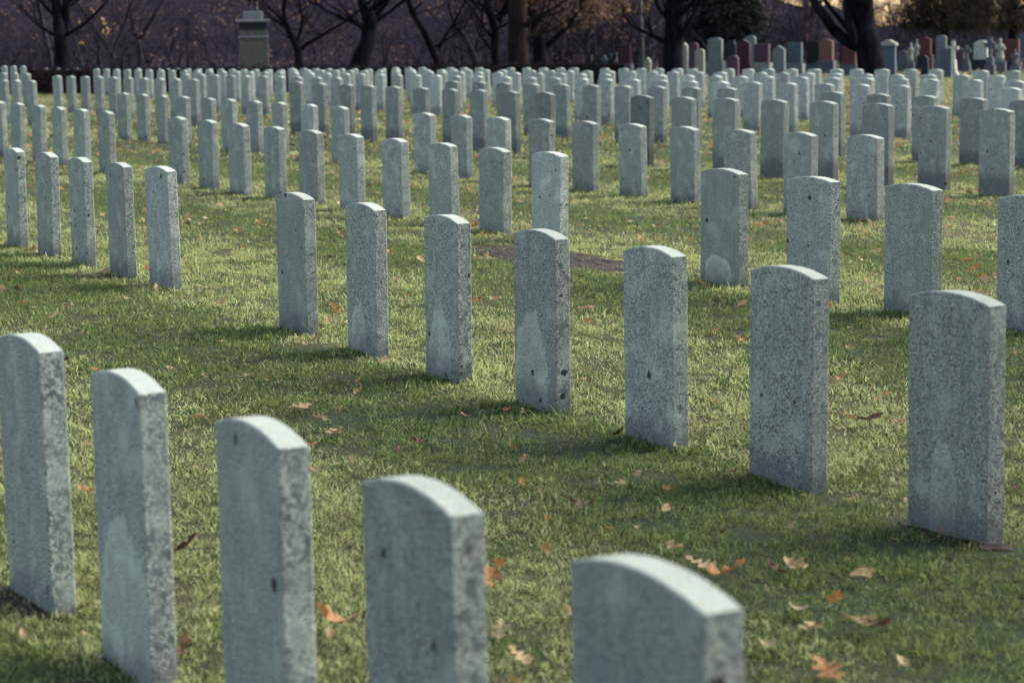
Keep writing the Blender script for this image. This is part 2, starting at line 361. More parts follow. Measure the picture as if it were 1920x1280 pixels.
def turf_colour(nt, pos):
    """shared by blades and soil: dry and lush drifts over the lawn, shade toned in"""
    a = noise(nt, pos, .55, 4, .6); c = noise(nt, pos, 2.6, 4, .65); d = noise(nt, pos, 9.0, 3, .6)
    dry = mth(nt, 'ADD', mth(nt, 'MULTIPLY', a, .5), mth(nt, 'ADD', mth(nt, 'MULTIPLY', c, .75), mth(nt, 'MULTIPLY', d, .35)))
    # lusher turf over the graves, its green also painting in the row's soft shade
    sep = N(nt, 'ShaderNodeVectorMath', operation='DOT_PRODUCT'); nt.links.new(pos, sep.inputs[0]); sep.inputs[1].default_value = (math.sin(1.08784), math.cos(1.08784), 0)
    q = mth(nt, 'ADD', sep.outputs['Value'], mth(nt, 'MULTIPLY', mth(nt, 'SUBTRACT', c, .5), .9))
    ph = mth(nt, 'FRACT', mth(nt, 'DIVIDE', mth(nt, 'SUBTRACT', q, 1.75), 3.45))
    lush_shade = mth(nt, 'MULTIPLY', step(nt, ph, .50, .72), step(nt, ph, 1.0, .93))
    # dark corner at the near right, its shade painted in as greener turf
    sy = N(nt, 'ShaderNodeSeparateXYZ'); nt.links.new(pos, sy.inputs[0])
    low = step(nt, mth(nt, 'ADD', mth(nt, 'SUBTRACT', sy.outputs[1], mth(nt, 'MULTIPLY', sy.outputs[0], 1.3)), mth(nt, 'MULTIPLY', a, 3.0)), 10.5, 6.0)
    lush_shade = mth(nt, 'ADD', mth(nt, 'MULTIPLY', lush_shade, .62), mth(nt, 'MULTIPLY', low, .30))
    return mth(nt, 'SUBTRACT', step(nt, dry, .52, .90), lush_shade, None, True), d

def grass_material():
    m, nt, b, out = mat('grass_blades')
    geo = N(nt, 'ShaderNodeNewGeometry')
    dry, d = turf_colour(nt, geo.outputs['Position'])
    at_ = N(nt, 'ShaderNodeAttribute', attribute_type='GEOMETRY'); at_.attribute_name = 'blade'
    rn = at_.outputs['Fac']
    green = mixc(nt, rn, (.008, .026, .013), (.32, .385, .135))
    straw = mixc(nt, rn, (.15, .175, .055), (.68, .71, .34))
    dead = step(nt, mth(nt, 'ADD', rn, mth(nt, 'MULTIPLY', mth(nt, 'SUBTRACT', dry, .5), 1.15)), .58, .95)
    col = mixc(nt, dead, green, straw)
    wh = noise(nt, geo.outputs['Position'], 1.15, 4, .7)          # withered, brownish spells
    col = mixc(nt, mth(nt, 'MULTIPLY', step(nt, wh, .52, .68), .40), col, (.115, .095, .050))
    b.inputs['Specular IOR Level'].default_value = .12
    nt.links.new(col, b.inputs['Base Color']); b.inputs['Roughness'].default_value = .6
    tr = N(nt, 'ShaderNodeBsdfTranslucent'); nt.links.new(col, tr.inputs[0])
    mx = N(nt, 'ShaderNodeMixShader'); mx.inputs[0].default_value = .42
    nt.links.new(b.outputs[0], mx.inputs[1]); nt.links.new(tr.outputs[0], mx.inputs[2]); nt.links.new(mx.outputs[0], out.inputs[0])
    return m

def lawn_material():
    m, nt, b, out = mat('lawn')
    geo = N(nt, 'ShaderNodeNewGeometry')
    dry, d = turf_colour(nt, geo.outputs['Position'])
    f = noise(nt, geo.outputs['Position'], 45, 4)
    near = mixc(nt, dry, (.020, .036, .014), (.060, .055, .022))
    near = mixc(nt, step(nt, f, .46, .66), near, (.022, .021, .014))
    nt.links.new(near, b.inputs['Base Color']); b.inputs['Roughness'].default_value = .95
    bp = N(nt, 'ShaderNodeBump'); bp.inputs['Strength'].default_value = .7; bp.inputs['Distance'].default_value = .02
    nt.links.new(f, bp.inputs['Height']); nt.links.new(bp.outputs[0], b.inputs['Normal'])
    return m

def leaf_material(name, c, vein):
    m, nt, b, out = mat(name)
    tc = N(nt, 'ShaderNodeTexCoord'); oi = N(nt, 'ShaderNodeObjectInfo')
    n1 = noise(nt, tc.outputs['Object'], 55, 3)
    sep = N(nt, 'ShaderNodeSeparateXYZ'); nt.links.new(tc.outputs['Object'], sep.inputs[0])
    rib = step(nt, mth(nt, 'ABSOLUTE', sep.outputs[1]), .0025, .0008)
    col = mixc(nt, step(nt, n1, .35, .68), c, tuple(x * .55 for x in c))
    col = mixc(nt, mth(nt, 'MULTIPLY', rib, .7), col, vein)
    nt.links.new(col, b.inputs['Base Color']); b.inputs['Roughness'].default_value = .55
    tr = N(nt, 'ShaderNodeBsdfTranslucent'); nt.links.new(col, tr.inputs[0])
    mx = N(nt, 'ShaderNodeMixShader'); mx.inputs[0].default_value = .25
    nt.links.new(b.outputs[0], mx.inputs[1]); nt.links.new(tr.outputs[0], mx.inputs[2]); nt.links.new(mx.outputs[0], out.inputs[0])
    return m

GRANITE = granite()
M_LAWN, M_GRASS = lawn_material(), grass_material()

# ------------------------------------------------------------------ the lawn: one sheet to the horizon
def make_lawn():
    ys = np.concatenate([np.arange(-6, 20, .25), np.arange(20, 90, 1.0), np.array([95, 105, 120, 150, 220, 400, 900, 2500])])
    us = np.concatenate([np.array([-2500, -600, -200, -90, -60]), np.arange(-42, 42.1, .5), np.array([60, 90, 200, 600, 2500])])
    X, Y = np.meshgrid(us, ys)
    Z = ground(X, Y)
    flat = [mnoise.noise(Vector((x * 1.7, y * 1.7, 3.1))) * .003 + mnoise.noise(Vector((x * .5, y * .5, 7.7))) * .004 if abs(x) < 43 and y < 90 else 0 for x, y in zip(X.ravel(), Y.ravel())]
    Z = Z + np.array(flat).reshape(Z.shape)
    nx, ny = len(us), len(ys)
    v = np.stack([X, Y, Z], -1).reshape(-1, 3)
    f = [(j * nx + i, j * nx + i + 1, (j + 1) * nx + i + 1, (j + 1) * nx + i) for j in range(ny - 1) for i in range(nx - 1)]
    me = bpy.data.meshes.new('ground'); me.from_pydata(v.tolist(), [], f); me.update()
    me.polygons.foreach_set('use_smooth', [True] * len(f))
    tag(link('ground', me, M_LAWN), kind='structure')
make_lawn()

# ------------------------------------------------------------------ the white headstones
ROW_YAW = -1.08784                    # direction along the rows
RDIR = Vector((math.cos(ROW_YAW), math.sin(ROW_YAW), 0)); BDIR = Vector((-math.sin(ROW_YAW), math.cos(ROW_YAW), 0))
SW, ST, SH, RISE = .427, .076, .806, .031
def headstone_mesh(k, fine):
    """slab with a shallow segmental top; x along the row, front towards -y, foot sunk in the ground"""
    rnd = random.Random(100 + k)
    hw = SW / 2 * rnd.uniform(.985, 1.015); th = ST * rnd.uniform(.95, 1.05); sh = SH - RISE
    arc = [(hw * math.cos(a), 0) for a in ()]
    n = 14 if fine else 8
    outline = [(-hw, -.35), (hw, -.35)]
    if fine:
        outline += [(hw, z) for z in np.linspace(-.02, sh - .03, 16)]
    outline += [(hw, sh)]
    for i in range(1, n):
        u = 1 - 2 * i / n
        outline.append((hw * u, sh + RISE * (1 - u * u)))
    outline += [(-hw, sh)]
    if fine:
        outline += [(-hw, z) for z in np.linspace(sh - .03, -.02, 16)]
    mb = MB(); mb.prism(outline, -th / 2, th / 2, .004 if fine else .005)
    if fine:     # slightly chipped arrises
        vs = []
        for (x, y, z) in mb.v:
            q = Vector((x * 40 + k * 9, y * 40, z * 26))
            d = mnoise.noise(q) * .0022 + mnoise.noise(q * 2.7) * .0012
            vs.append((x - math.copysign(max(0, d), x), y + mnoise.noise(q * 1.3 + Vector((5, 5, 5))) * .0009, z - max(0, d) * (1 if z > sh - .01 else 0)))
        mb.v = vs
    me = mb.mesh('headstone'); me.materials.append(GRANITE)
    return me
FINE = [headstone_mesh(k, True) for k in range(4)]
COARSE = [headstone_mesh(k + 10, False) for k in range(3)]

ROWNAME = {'A': 'nearest row', 'B': 'second row from the front', 'C': 'third row from the front', 'D': 'fourth row from the front',
           'E': 'fifth row from the front', 'F': 'sixth row from the front', 'G': 'seventh row from the front',
           'H': 'fourth row from the back', 'I': 'second to last row', 'J': 'last row before the trees'}
ROWNAME['H'] = 'eighth row from the front'
SECNAME = {'': '', 'left': ' left run of the', 'mid': ' middle run of the', 'right': ' right run of the', 'far right': ' rightmost run of the'}
ORD = ['', 'first', 'second', 'third', 'fourth', 'fifth', 'sixth', 'seventh', 'eighth', 'ninth', 'tenth', 'eleventh', 'twelfth', 'thirteenth', 'fourteenth', 'fifteenth',
       'sixteenth', 'seventeenth', 'eighteenth', 'nineteenth', 'twentieth', 'twenty-first', 'twenty-second', 'twenty-third', 'twenty-fourth', 'twenty-fifth']
def ordinal(i, n):
    if i == 0: return 'leftmost'
    if i == n - 1: return 'rightmost'
    if i <= (n - 1) / 2: return ORD[i + 1] + ' from left'
    return ORD[n - i] + ' from right'
# what is special about single stones: (row, section, index) -> (look, stain (amount, x, height, half width), tone)
SPECIAL = {
    ('A', '', 0): ('streaked grey headstone with dark mottled side, cut by left edge, leftmost of the nearest row', None, 1.0),
    ('A', '', 1): ('grey headstone with black spots and paler lower half, second from left in the nearest row', (.5, .02, .34, .24), 1.0),
    ('A', '', 2): ('tall blurred grey headstone cut by bottom edge, middle of the five in the nearest row', None, 1.0),
    ('A', '', 3): ('large out of focus grey headstone, second from right in the nearest row', None, .93),
    ('A', '', 4): ('very blurred headstone showing only its arched top, nearest the camera', None, .95),
    ('B', 'right', 0): ('speckled grey headstone with dark upper edge, leftmost after the gap in second row', None, 1.0),
    ('B', 'right', 1): ('headstone with small pale arched stain at its foot, second after the gap in second row', (.6, -.05, .20, .10), 1.0),
    ('B', 'right', 2): ('headstone with faint pale arch and black lichen spots, third after the gap in second row', (.45, -.02, .30, .13), 1.0),
    ('B', 'right', 3): ('speckled headstone with broad pale arch on its lower half, standing by bare soil', (.6, -.04, .36, .17), .95),
    ('B', 'right', 4): ('even grey headstone with one black spot near its top left corner, second row', None, 1.0),
    ('B', 'right', 5): ('grey headstone with pale vertical streak down its right edge, second from right in second row', None, .97),
    ('B', 'right', 6): ('bluish grey headstone with narrow pale arch at its foot, largest at right in second row', (.45, -.02, .24, .07), .90),
    ('B', 'left', 4): ('smooth pale headstone beside the gap, rightmost of left run in second row', None, 1.22),
    ('C', 'mid', 9): ('clean pale bluish headstone, brightest of the third row, right before the gap', None, 1.4),
    ('C', 'right', 0): ('headstone with white half round stain at its foot, first after gap in third row', (.95, -.01, .135, .15), .92),
    ('C', 'right', 3): ('grey headstone cut by the right edge, rightmost of the third row', None, .92),
    ('E', 'right', 8): ('dark blue-grey headstone, second from right in right run of the fifth row', None, .62),
    ('E', 'right', 9): ('darkest blue-grey headstone, rightmost in right run of the fifth row', None, .60),
    ('E', 'far right', 0): ('dark slate blue headstone, leftmost in rightmost run of the fifth row', None, .55),
    ('D', 'right', 0): ('pale bluish headstone, leftmost in right run of the fourth row', None, 1.15),
}
GROUP_ROWS = {r: 'white headstones of the ' + n for r, n in ROWNAME.items()}
srnd = random.Random(7)
STONES = []
for row, sec, pts in ROWS:
    order = sorted(range(len(pts)), key=lambda i: pts[i][0] / pts[i][1])
    for idx, i in enumerate(order):
        x, y, zt = pts[i]
        near = row in 'ABC' or (row == 'D')
        me = (FINE if near else COARSE)[srnd.randrange(4 if near else 3)]
        p = Vector((x, y, zt - SH))
        p -= BDIR * .0
        o = link('headstone', me); o.location = p
        o.rotation_euler = (srnd.gauss(0, .009), srnd.gauss(0, .008), ROW_YAW + srnd.gauss(0, .018))
        if row not in 'AB': o.scale = (1.16, 1.16, 1)      # the older rows hold broader stones
        key = (row, sec, idx); sp = SPECIAL.get(key)
        tone = srnd.uniform(.88, 1.12)
        if row in 'EF' and 'right' in sec: tone *= .84
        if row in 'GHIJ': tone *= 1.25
        if sp:
            lab, stn, tone = sp
        else:
            stn = None
            if srnd.random() < .08: stn = (srnd.uniform(.2, .5), srnd.uniform(-.08, .08), srnd.uniform(.08, .24), srnd.uniform(.08, .2))
            look = ('grey arched headstone' if row in 'BCD' else 'pale blurred headstone' if row in 'GHIJ' else 'blurred grey headstone')
            lab = f"{look}, {ordinal(idx, len(pts))} in{SECNAME[sec] if SECNAME[sec] else ''} {ROWNAME[row]}".replace('in ' + ROWNAME[row], 'in the ' + ROWNAME[row])
        o['tone'] = float(tone); o['grime'] = {'A': 1.0, 'B': .95, 'C': .7}.get(row, .3)
        o['stain'], o['stain_x'], o['stain_height'], o['stain_width'] = [float(v) for v in (stn or (0, 0, .1, .1))]
        tag(o, lab, 'headstone', GROUP_ROWS[row])
        STONES.append((o, x, y))
SXY = np.array([(s[1], s[2]) for s in STONES])

# ------------------------------------------------------------------ hedge behind the last row
def hedge():
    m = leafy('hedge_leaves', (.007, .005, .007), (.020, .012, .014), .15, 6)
    rnd = random.Random(3); mb = MB()
    # rolling core and many small leaf faces around it
    for seg in range(150):
        px = -60 + seg * 8.2
        D = 81 + .006 * (px - 400) + rnd.uniform(-.1, .1)
        p = at(px, 150, D); z0 = g(p.x, p.y)
        hgt = 1.02 + .07 * mnoise.noise(Vector((px * .02, 0, 0))) - .08 * max(0, (px - 500) / 500)
        for k in range(95):
            u, w, h = rnd.uniform(-.12, .12), rnd.uniform(-.38, .38), rnd.random() ** .8
            c = Vector((p.x + u, p.y + w, z0 + h * hgt * (1 - .18 * abs(w) / .38)))
            a = Vector((rnd.gauss(0, 1), rnd.gauss(0, 1), rnd.gauss(0, 1))).normalized(); b = a.orthogonal().normalized()
            s = rnd.uniform(.035, .075)
            mb.add([c - a * s, c + b * s * .5, c + a * s, c - b * s * .5], [(0, 1, 2, 3)])
    core = MB()
    pts = []
    for seg in range(151):
        px = -60 + seg * 8.2; p = at(px, 150, 81 + .006 * (px - 400)); pts.append((p.x, p.y, g(p.x, p.y), .86 - .08 * max(0, (px - 500) / 500)))
    v = []; f = []
    for (x, y, z, h) in pts: v += [(x, y - .28, z - .1), (x, y - .24, z + h), (x, y + .24, z + h), (x, y + .28, z - .1)]
    for i in range(150):
        for k in range(3):
            a = i * 4 + k; f.append((a, a + 4, a + 5, a + 1))
    mb.add(v, f)
    o = mb.build('hedge', m)
    tag(o, 'low clipped dark brown hedge behind the last row of headstones', 'hedge')
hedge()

# ------------------------------------------------------------------ trees
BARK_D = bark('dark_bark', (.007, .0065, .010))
BARK_M = bark('grey_brown_bark', (.026, .023, .032))
BARK_P = bark('reddish_bark', (.085, .052, .060))
TWIG = bark('twigs', (.037, .032, .050))

def smooth_path(pts, n=5):
    """Catmull-Rom through 3-D points"""
    P = [pts[0]] + list(pts) + [pts[-1]]; out = []
    for i in range(1, len(P) - 2):
        for k in range(n):
            t = k / n
            a, b, c, d = P[i - 1], P[i], P[i + 1], P[i + 2]
            out.append(.5 * ((2 * b) + (c - a) * t + (2 * a - 5 * b + 4 * c - d) * t * t + (3 * b - a - 3 * c + d) * t**3))
    out.append(pts[-1]); return out

def branch(mb, p, d, L, r, depth, rnd, up=.12, kids=3, leaves=None):
    """one limb that wanders, tapers and splits"""
    n = 4; pts = [p]; dd = d.normalized()
    for i in range(n):
        dd = (dd + Vector((rnd.gauss(0, .16), rnd.gauss(0, .16), rnd.gauss(up, .13)))).normalized()
        pts.append(pts[-1] + dd * L / n)
    rad = [r * (1 - .62 * i / n) for i in range(n + 1)]
    mb.tube(pts, rad, 6 if r > .04 else 4 if r > .015 else 3, cap=False)
    if depth <= 0:
        if leaves is not None: leaves += pts[1:]
        return
    for k in range(kids):
        i = rnd.randint(1, n); q = pts[i]
        side = Vector((rnd.gauss(0, 1), rnd.gauss(0, 1), rnd.gauss(.25, .6))).normalized()
        branch(mb, q, (dd * .75 + side * .8), L * rnd.uniform(.5, .75), max(.005, rad[i] * rnd.uniform(.5, .7)), depth - 1, rnd, up, kids, leaves)
    branch(mb, pts[-1], dd, L * .7, rad[-1], depth - 1, rnd, up, kids, leaves)

def tree(name, label, D, stems, mtl, seed, crown_depth=3, kids=3, up=.12, leaf=None, L0=2.2, group='bare trees behind the cemetery', side_limbs=9, crown_mat=None):
    """stems: [[(px, py, width px), ...], ...]: survey outlines of trunk and limbs at distance D, continued above the picture"""
    rnd = random.Random(seed)
    x0, y0, _ = stems[0][0]
    b = at(x0, y0, D); base = Vector((b.x, b.y, g(b.x, b.y)))
    root = empty(name, base, label, 'tree', group)
    tk, cr = MB(), MB(); spots = []
    for si, st in enumerate(stems):
        pts, rad = [], []
        for j, (px, py, w) in enumerate(st):
            q = at(px, py, D) - base
            q.y = (0 if si == 0 else rnd.uniform(-.1, .5)) + (.12 * j * rnd.uniform(-1, 1) if j else 0)
            pts.append(q); rad.append(w * D / F_PX / 2)
        if si == 0:
            q = pts[0].copy(); q.z = -.25; pts.insert(0, q); rad.insert(0, rad[0] * 1.35)
        sp = smooth_path(pts, 5); nn = len(sp)
        rr = [float(np.interp(i / (nn - 1) * (len(pts) - 1), range(len(pts)), rad)) for i in range(nn)]
        tk.tube(sp, rr, 10, cap=True)
        d = (sp[-1] - sp[-3]).normalized()
        # the trunk or limb goes on above the frame and breaks into a crown
        top = sp[-1]; r = rr[-1]
        branch(cr, top, d, L0 * 1.3, r, crown_depth, rnd, up, kids, spots)
        for k in range(side_limbs):
            i = rnd.randint(nn // 3, nn - 1)
            sd = Vector((rnd.choice([-1, 1]) * rnd.uniform(.5, 1), rnd.gauss(0, .6), rnd.uniform(.1, .8)))
            branch(cr, sp[i], sd, L0 * rnd.uniform(.6, 1.1), rr[i] * .33, max(1, crown_depth - 1), rnd, up, kids, spots)
    tk.build('trunk', mtl, root, smooth=True)
    c = cr.build('crown', crown_mat or mtl, root)
    if leaf:
        lm, per, size, cond = leaf
        lb = MB()
        for q in spots:
            if cond and rnd.random() > cond: continue
            for k in range(per):
                cc = q + Vector((rnd.gauss(0, .16), rnd.gauss(0, .16), rnd.gauss(-.05, .14)))
                a = Vector((rnd.gauss(0, 1), rnd.gauss(0, 1), rnd.gauss(-.5, 1))).normalized(); bb = a.orthogonal().normalized()
                s = size * rnd.uniform(.6, 1.3)
                lb.add([cc - a * s, cc + bb * s * .5, cc + a * s, cc - bb * s * .5], [(0, 1, 2, 3)])
        lb.build('leaves', lm, c)
    return root

RUSSET = leafy('russet_leaves', (.060, .036, .034), (.20, .115, .088), .4, 1.6)
GLINT = leafy('sky_glint_leaves', (.42, .24, .07), (.62, .40, .14), .5, 1.0)  # leaf clumps coloured gold to stand in for glints of sky
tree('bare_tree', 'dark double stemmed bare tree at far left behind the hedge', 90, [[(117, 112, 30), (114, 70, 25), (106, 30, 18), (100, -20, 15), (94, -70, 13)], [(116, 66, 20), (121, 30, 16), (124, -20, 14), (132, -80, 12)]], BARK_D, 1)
tree('bare_tree', 'slender bare tree left of the dark double stemmed tree', 94, [[(94, 112, 10), (84, 70, 9), (73, 20, 8), (64, -40, 7)]], BARK_M, 2, leaf=(GLINT, 3, .09, .06))
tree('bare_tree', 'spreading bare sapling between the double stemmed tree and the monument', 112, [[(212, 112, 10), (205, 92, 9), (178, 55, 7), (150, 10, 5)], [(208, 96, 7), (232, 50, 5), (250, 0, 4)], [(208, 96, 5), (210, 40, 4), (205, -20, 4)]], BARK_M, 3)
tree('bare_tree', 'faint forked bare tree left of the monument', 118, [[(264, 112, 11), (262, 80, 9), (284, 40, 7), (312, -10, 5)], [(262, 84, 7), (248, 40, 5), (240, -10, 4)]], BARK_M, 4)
tree('bare_tree', 'forked black bare tree just right of the monument', 92, [[(560, 113, 15), (556, 90, 13), (540, 55, 10), (531, 25, 8), (535, -20, 7)], [(558, 95, 9), (580, 80, 7), (612, 62, 6), (650, 38, 5), (690, 5, 4)], [(540, 55, 6), (520, 30, 5), (498, 10, 4), (470, -20, 3)], [(556, 80, 7), (566, 40, 6), (558, 0, 5)]], BARK_D, 5, leaf=(GLINT, 3, .08, .02))
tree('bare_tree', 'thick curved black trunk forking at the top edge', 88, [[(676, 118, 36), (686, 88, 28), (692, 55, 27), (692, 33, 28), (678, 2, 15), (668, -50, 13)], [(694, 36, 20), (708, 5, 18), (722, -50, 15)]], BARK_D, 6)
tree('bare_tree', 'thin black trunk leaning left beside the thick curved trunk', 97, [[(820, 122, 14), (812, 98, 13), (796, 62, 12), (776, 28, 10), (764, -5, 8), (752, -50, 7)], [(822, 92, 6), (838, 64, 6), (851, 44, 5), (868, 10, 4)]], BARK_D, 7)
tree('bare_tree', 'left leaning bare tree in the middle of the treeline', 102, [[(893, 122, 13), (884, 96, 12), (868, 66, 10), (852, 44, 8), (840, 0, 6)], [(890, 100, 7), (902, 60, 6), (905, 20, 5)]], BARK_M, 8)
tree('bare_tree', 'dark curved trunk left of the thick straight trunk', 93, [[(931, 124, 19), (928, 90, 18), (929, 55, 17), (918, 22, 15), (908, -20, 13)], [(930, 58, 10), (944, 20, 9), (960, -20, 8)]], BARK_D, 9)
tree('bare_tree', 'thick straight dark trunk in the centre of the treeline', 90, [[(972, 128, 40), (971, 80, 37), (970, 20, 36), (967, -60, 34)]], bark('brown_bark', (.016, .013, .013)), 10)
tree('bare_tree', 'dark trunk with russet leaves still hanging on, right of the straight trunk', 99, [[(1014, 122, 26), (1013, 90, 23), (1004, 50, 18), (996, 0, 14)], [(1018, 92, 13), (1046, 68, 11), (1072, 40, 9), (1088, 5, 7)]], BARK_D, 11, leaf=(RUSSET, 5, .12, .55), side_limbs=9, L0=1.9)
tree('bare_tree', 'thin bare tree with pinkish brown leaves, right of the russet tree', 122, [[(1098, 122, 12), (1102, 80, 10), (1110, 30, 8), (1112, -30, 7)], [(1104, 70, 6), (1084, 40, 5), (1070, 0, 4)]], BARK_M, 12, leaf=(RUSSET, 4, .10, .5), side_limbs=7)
tree('bare_tree', 'slender tree with gold leaf clumps standing in for sky glints at the top edge', 126, [[(1150, 122, 12), (1156, 80, 10), (1166, 40, 9), (1172, -20, 7)], [(1160, 60, 7), (1186, 40, 6), (1204, 15, 5)]], BARK_M, 13, leaf=(GLINT, 3, .12, .28), side_limbs=7)
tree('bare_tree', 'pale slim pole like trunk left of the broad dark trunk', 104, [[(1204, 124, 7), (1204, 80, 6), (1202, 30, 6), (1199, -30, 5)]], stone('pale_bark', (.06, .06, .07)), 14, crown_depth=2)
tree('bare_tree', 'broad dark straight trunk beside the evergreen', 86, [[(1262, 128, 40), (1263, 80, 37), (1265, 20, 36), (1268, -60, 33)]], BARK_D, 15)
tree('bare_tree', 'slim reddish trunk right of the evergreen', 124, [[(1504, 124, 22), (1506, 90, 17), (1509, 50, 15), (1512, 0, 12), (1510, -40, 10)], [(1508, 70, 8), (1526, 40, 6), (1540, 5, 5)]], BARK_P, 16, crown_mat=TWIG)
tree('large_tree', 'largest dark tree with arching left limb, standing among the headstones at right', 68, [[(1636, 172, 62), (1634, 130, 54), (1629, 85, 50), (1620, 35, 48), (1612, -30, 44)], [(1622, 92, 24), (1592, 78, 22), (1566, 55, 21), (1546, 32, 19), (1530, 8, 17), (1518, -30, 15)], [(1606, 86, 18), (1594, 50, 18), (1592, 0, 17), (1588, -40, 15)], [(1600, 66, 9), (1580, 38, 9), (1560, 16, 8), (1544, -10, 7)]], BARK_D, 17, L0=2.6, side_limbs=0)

def evergreen():
    global EVER
    """broad dark conifer: drooping sprays of needles round a trunk, reaching low"""
    D = 112; b = at(1362, 128, D); base = Vector((b.x, b.y, g(b.x, b.y))); rnd = random.Random(21)
    root = empty('evergreen_tree', base, 'broad dark evergreen with drooping sprays behind the granite monuments', 'tree')
    tk = MB(); tk.tube([(0, 0, -.2), (0, 0, 4), (.1, 0, 9), (0, 0, 13)], [.32, .26, .16, .04], 8); tk.build('trunk', BARK_D, root, smooth=True)
    mb = MB()
    for k in range(520):
        h = .7 + 11.5 * (k / 520) ** 1.9 + rnd.uniform(-.1, .2)
        Lr = 2.35 * (1 - (h / 14) ** 1.4) * rnd.uniform(.75, 1.05); w = rnd.uniform(0, 2 * math.pi)
        d = Vector((math.cos(w), math.sin(w), 0)); side = Vector((-d.y, d.x, 0))
        for j in range(44 if h < 5 else 14):
            t = rnd.uniform(.25, 1) ** .7
            c = d * Lr * t + side * rnd.gauss(0, .24) + Vector((0, 0, h - .55 * t * t + rnd.gauss(0, .09)))
            a = (d * rnd.uniform(.4, 1) + side * rnd.gauss(0, .5) + Vector((0, 0, -rnd.uniform(.1, .9)))).normalized()
            bb = a.cross(Vector((rnd.gauss(0, 1), rnd.gauss(0, 1), rnd.gauss(0, 1)))).normalized(); s = rnd.uniform(.10, .24)
            mb.add([c - a * s, c + bb * s * .22, c + a * s, c - bb * s * .22], [(0, 1, 2, 3)])
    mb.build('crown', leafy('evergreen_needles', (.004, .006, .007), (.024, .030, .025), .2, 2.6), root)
    EVER = root
evergreen()
# two more of the same kind added unseen to the right of the view, to shade the near right of the lawn
for (x, y, k, lab) in ((12.6, 9.6, 1.05, 'nearer dark evergreen added unseen right of the view to shade the lawn'), (16.0, 17.0, 1.2, 'farther dark evergreen added unseen right of the view to shade the lawn')):
    c = EVER.copy(); COL.objects.link(c); c.location = (x, y, g(x, y)); c.scale = (k * 1.3, k * 1.3, k); c['label'] = lab
    for ch in EVER.children:
        d = ch.copy(); COL.objects.link(d); d.parent = c

def weeping(name, label, px, D, lo, hi, half, seed, n, mtl):
    """tree with long hanging sprays"""
    b = at(px, 124, D); base = Vector((b.x, b.y, g(b.x, b.y))); rnd = random.Random(seed)
    root = empty(name, base, label, 'tree')
    tk, sp = MB(), MB()
    tk.tube([(0, 0, -.2), (.1, 0, 2), (0, .1, 5), (.2, 0, hi)], [.26, .21, .15, .05], 8)
    for k in range(26):
        w = rnd.uniform(0, 2 * math.pi); h = rnd.uniform(2.2, hi * .9); e = Vector((math.cos(w), math.sin(w), 0)) * half * rnd.uniform(.4, 1)
        tk.tube([Vector((0, 0, h)), e * .5 + Vector((0, 0, h + .5)), e + Vector((0, 0, h + .25))], [.06, .035, .012], 4, cap=False)
    for k in range(n):
        w = rnd.uniform(0, 2 * math.pi); rr = half * math.sqrt(rnd.random())
        top = rnd.uniform(lo + .8, hi); q = Vector((rr * math.cos(w), rr * math.sin(w), top))
        Ls = rnd.uniform(.5, 1.5); d = Vector((rnd.gauss(.6, .35), rnd.gauss(0, .3), -1)).normalized()
        bot = max(lo + rnd.uniform(0, .6), top - Ls)
        m_ = 12
        for j in range(m_):
            t = j / m_; c = q + d * (top - bot) * t + Vector((rnd.gauss(0, .05), rnd.gauss(0, .05), 0))
            a = (d + Vector((rnd.gauss(0, .55), rnd.gauss(0, .55), rnd.gauss(0, .3)))).normalized()
            bb = a.cross(Vector((rnd.gauss(0, 1), rnd.gauss(0, 1), rnd.gauss(0, 1)))).normalized(); s = rnd.uniform(.07, .15)
            sp.add([c - a * s, c + bb * s * .2, c + a * s, c - bb * s * .2], [(0, 1, 2, 3)])
    tk.build('trunk', BARK_D, root, smooth=True); sp.build('crown', mtl, root)
WEEP = leafy('hanging_needles', (.012, .012, .013), (.090, .075, .045), .3, 1.6)
weeping('weeping_tree', 'weeping tree with olive needles hanging over the monuments at the right edge', 1895, 113, 1.3, 7, 3.2, 31, 2300, WEEP)
weeping('weeping_tree', 'smaller weeping tree between the large dark tree and the right edge', 1768, 120, 1.4, 6, 2.5, 32, 1900, WEEP)

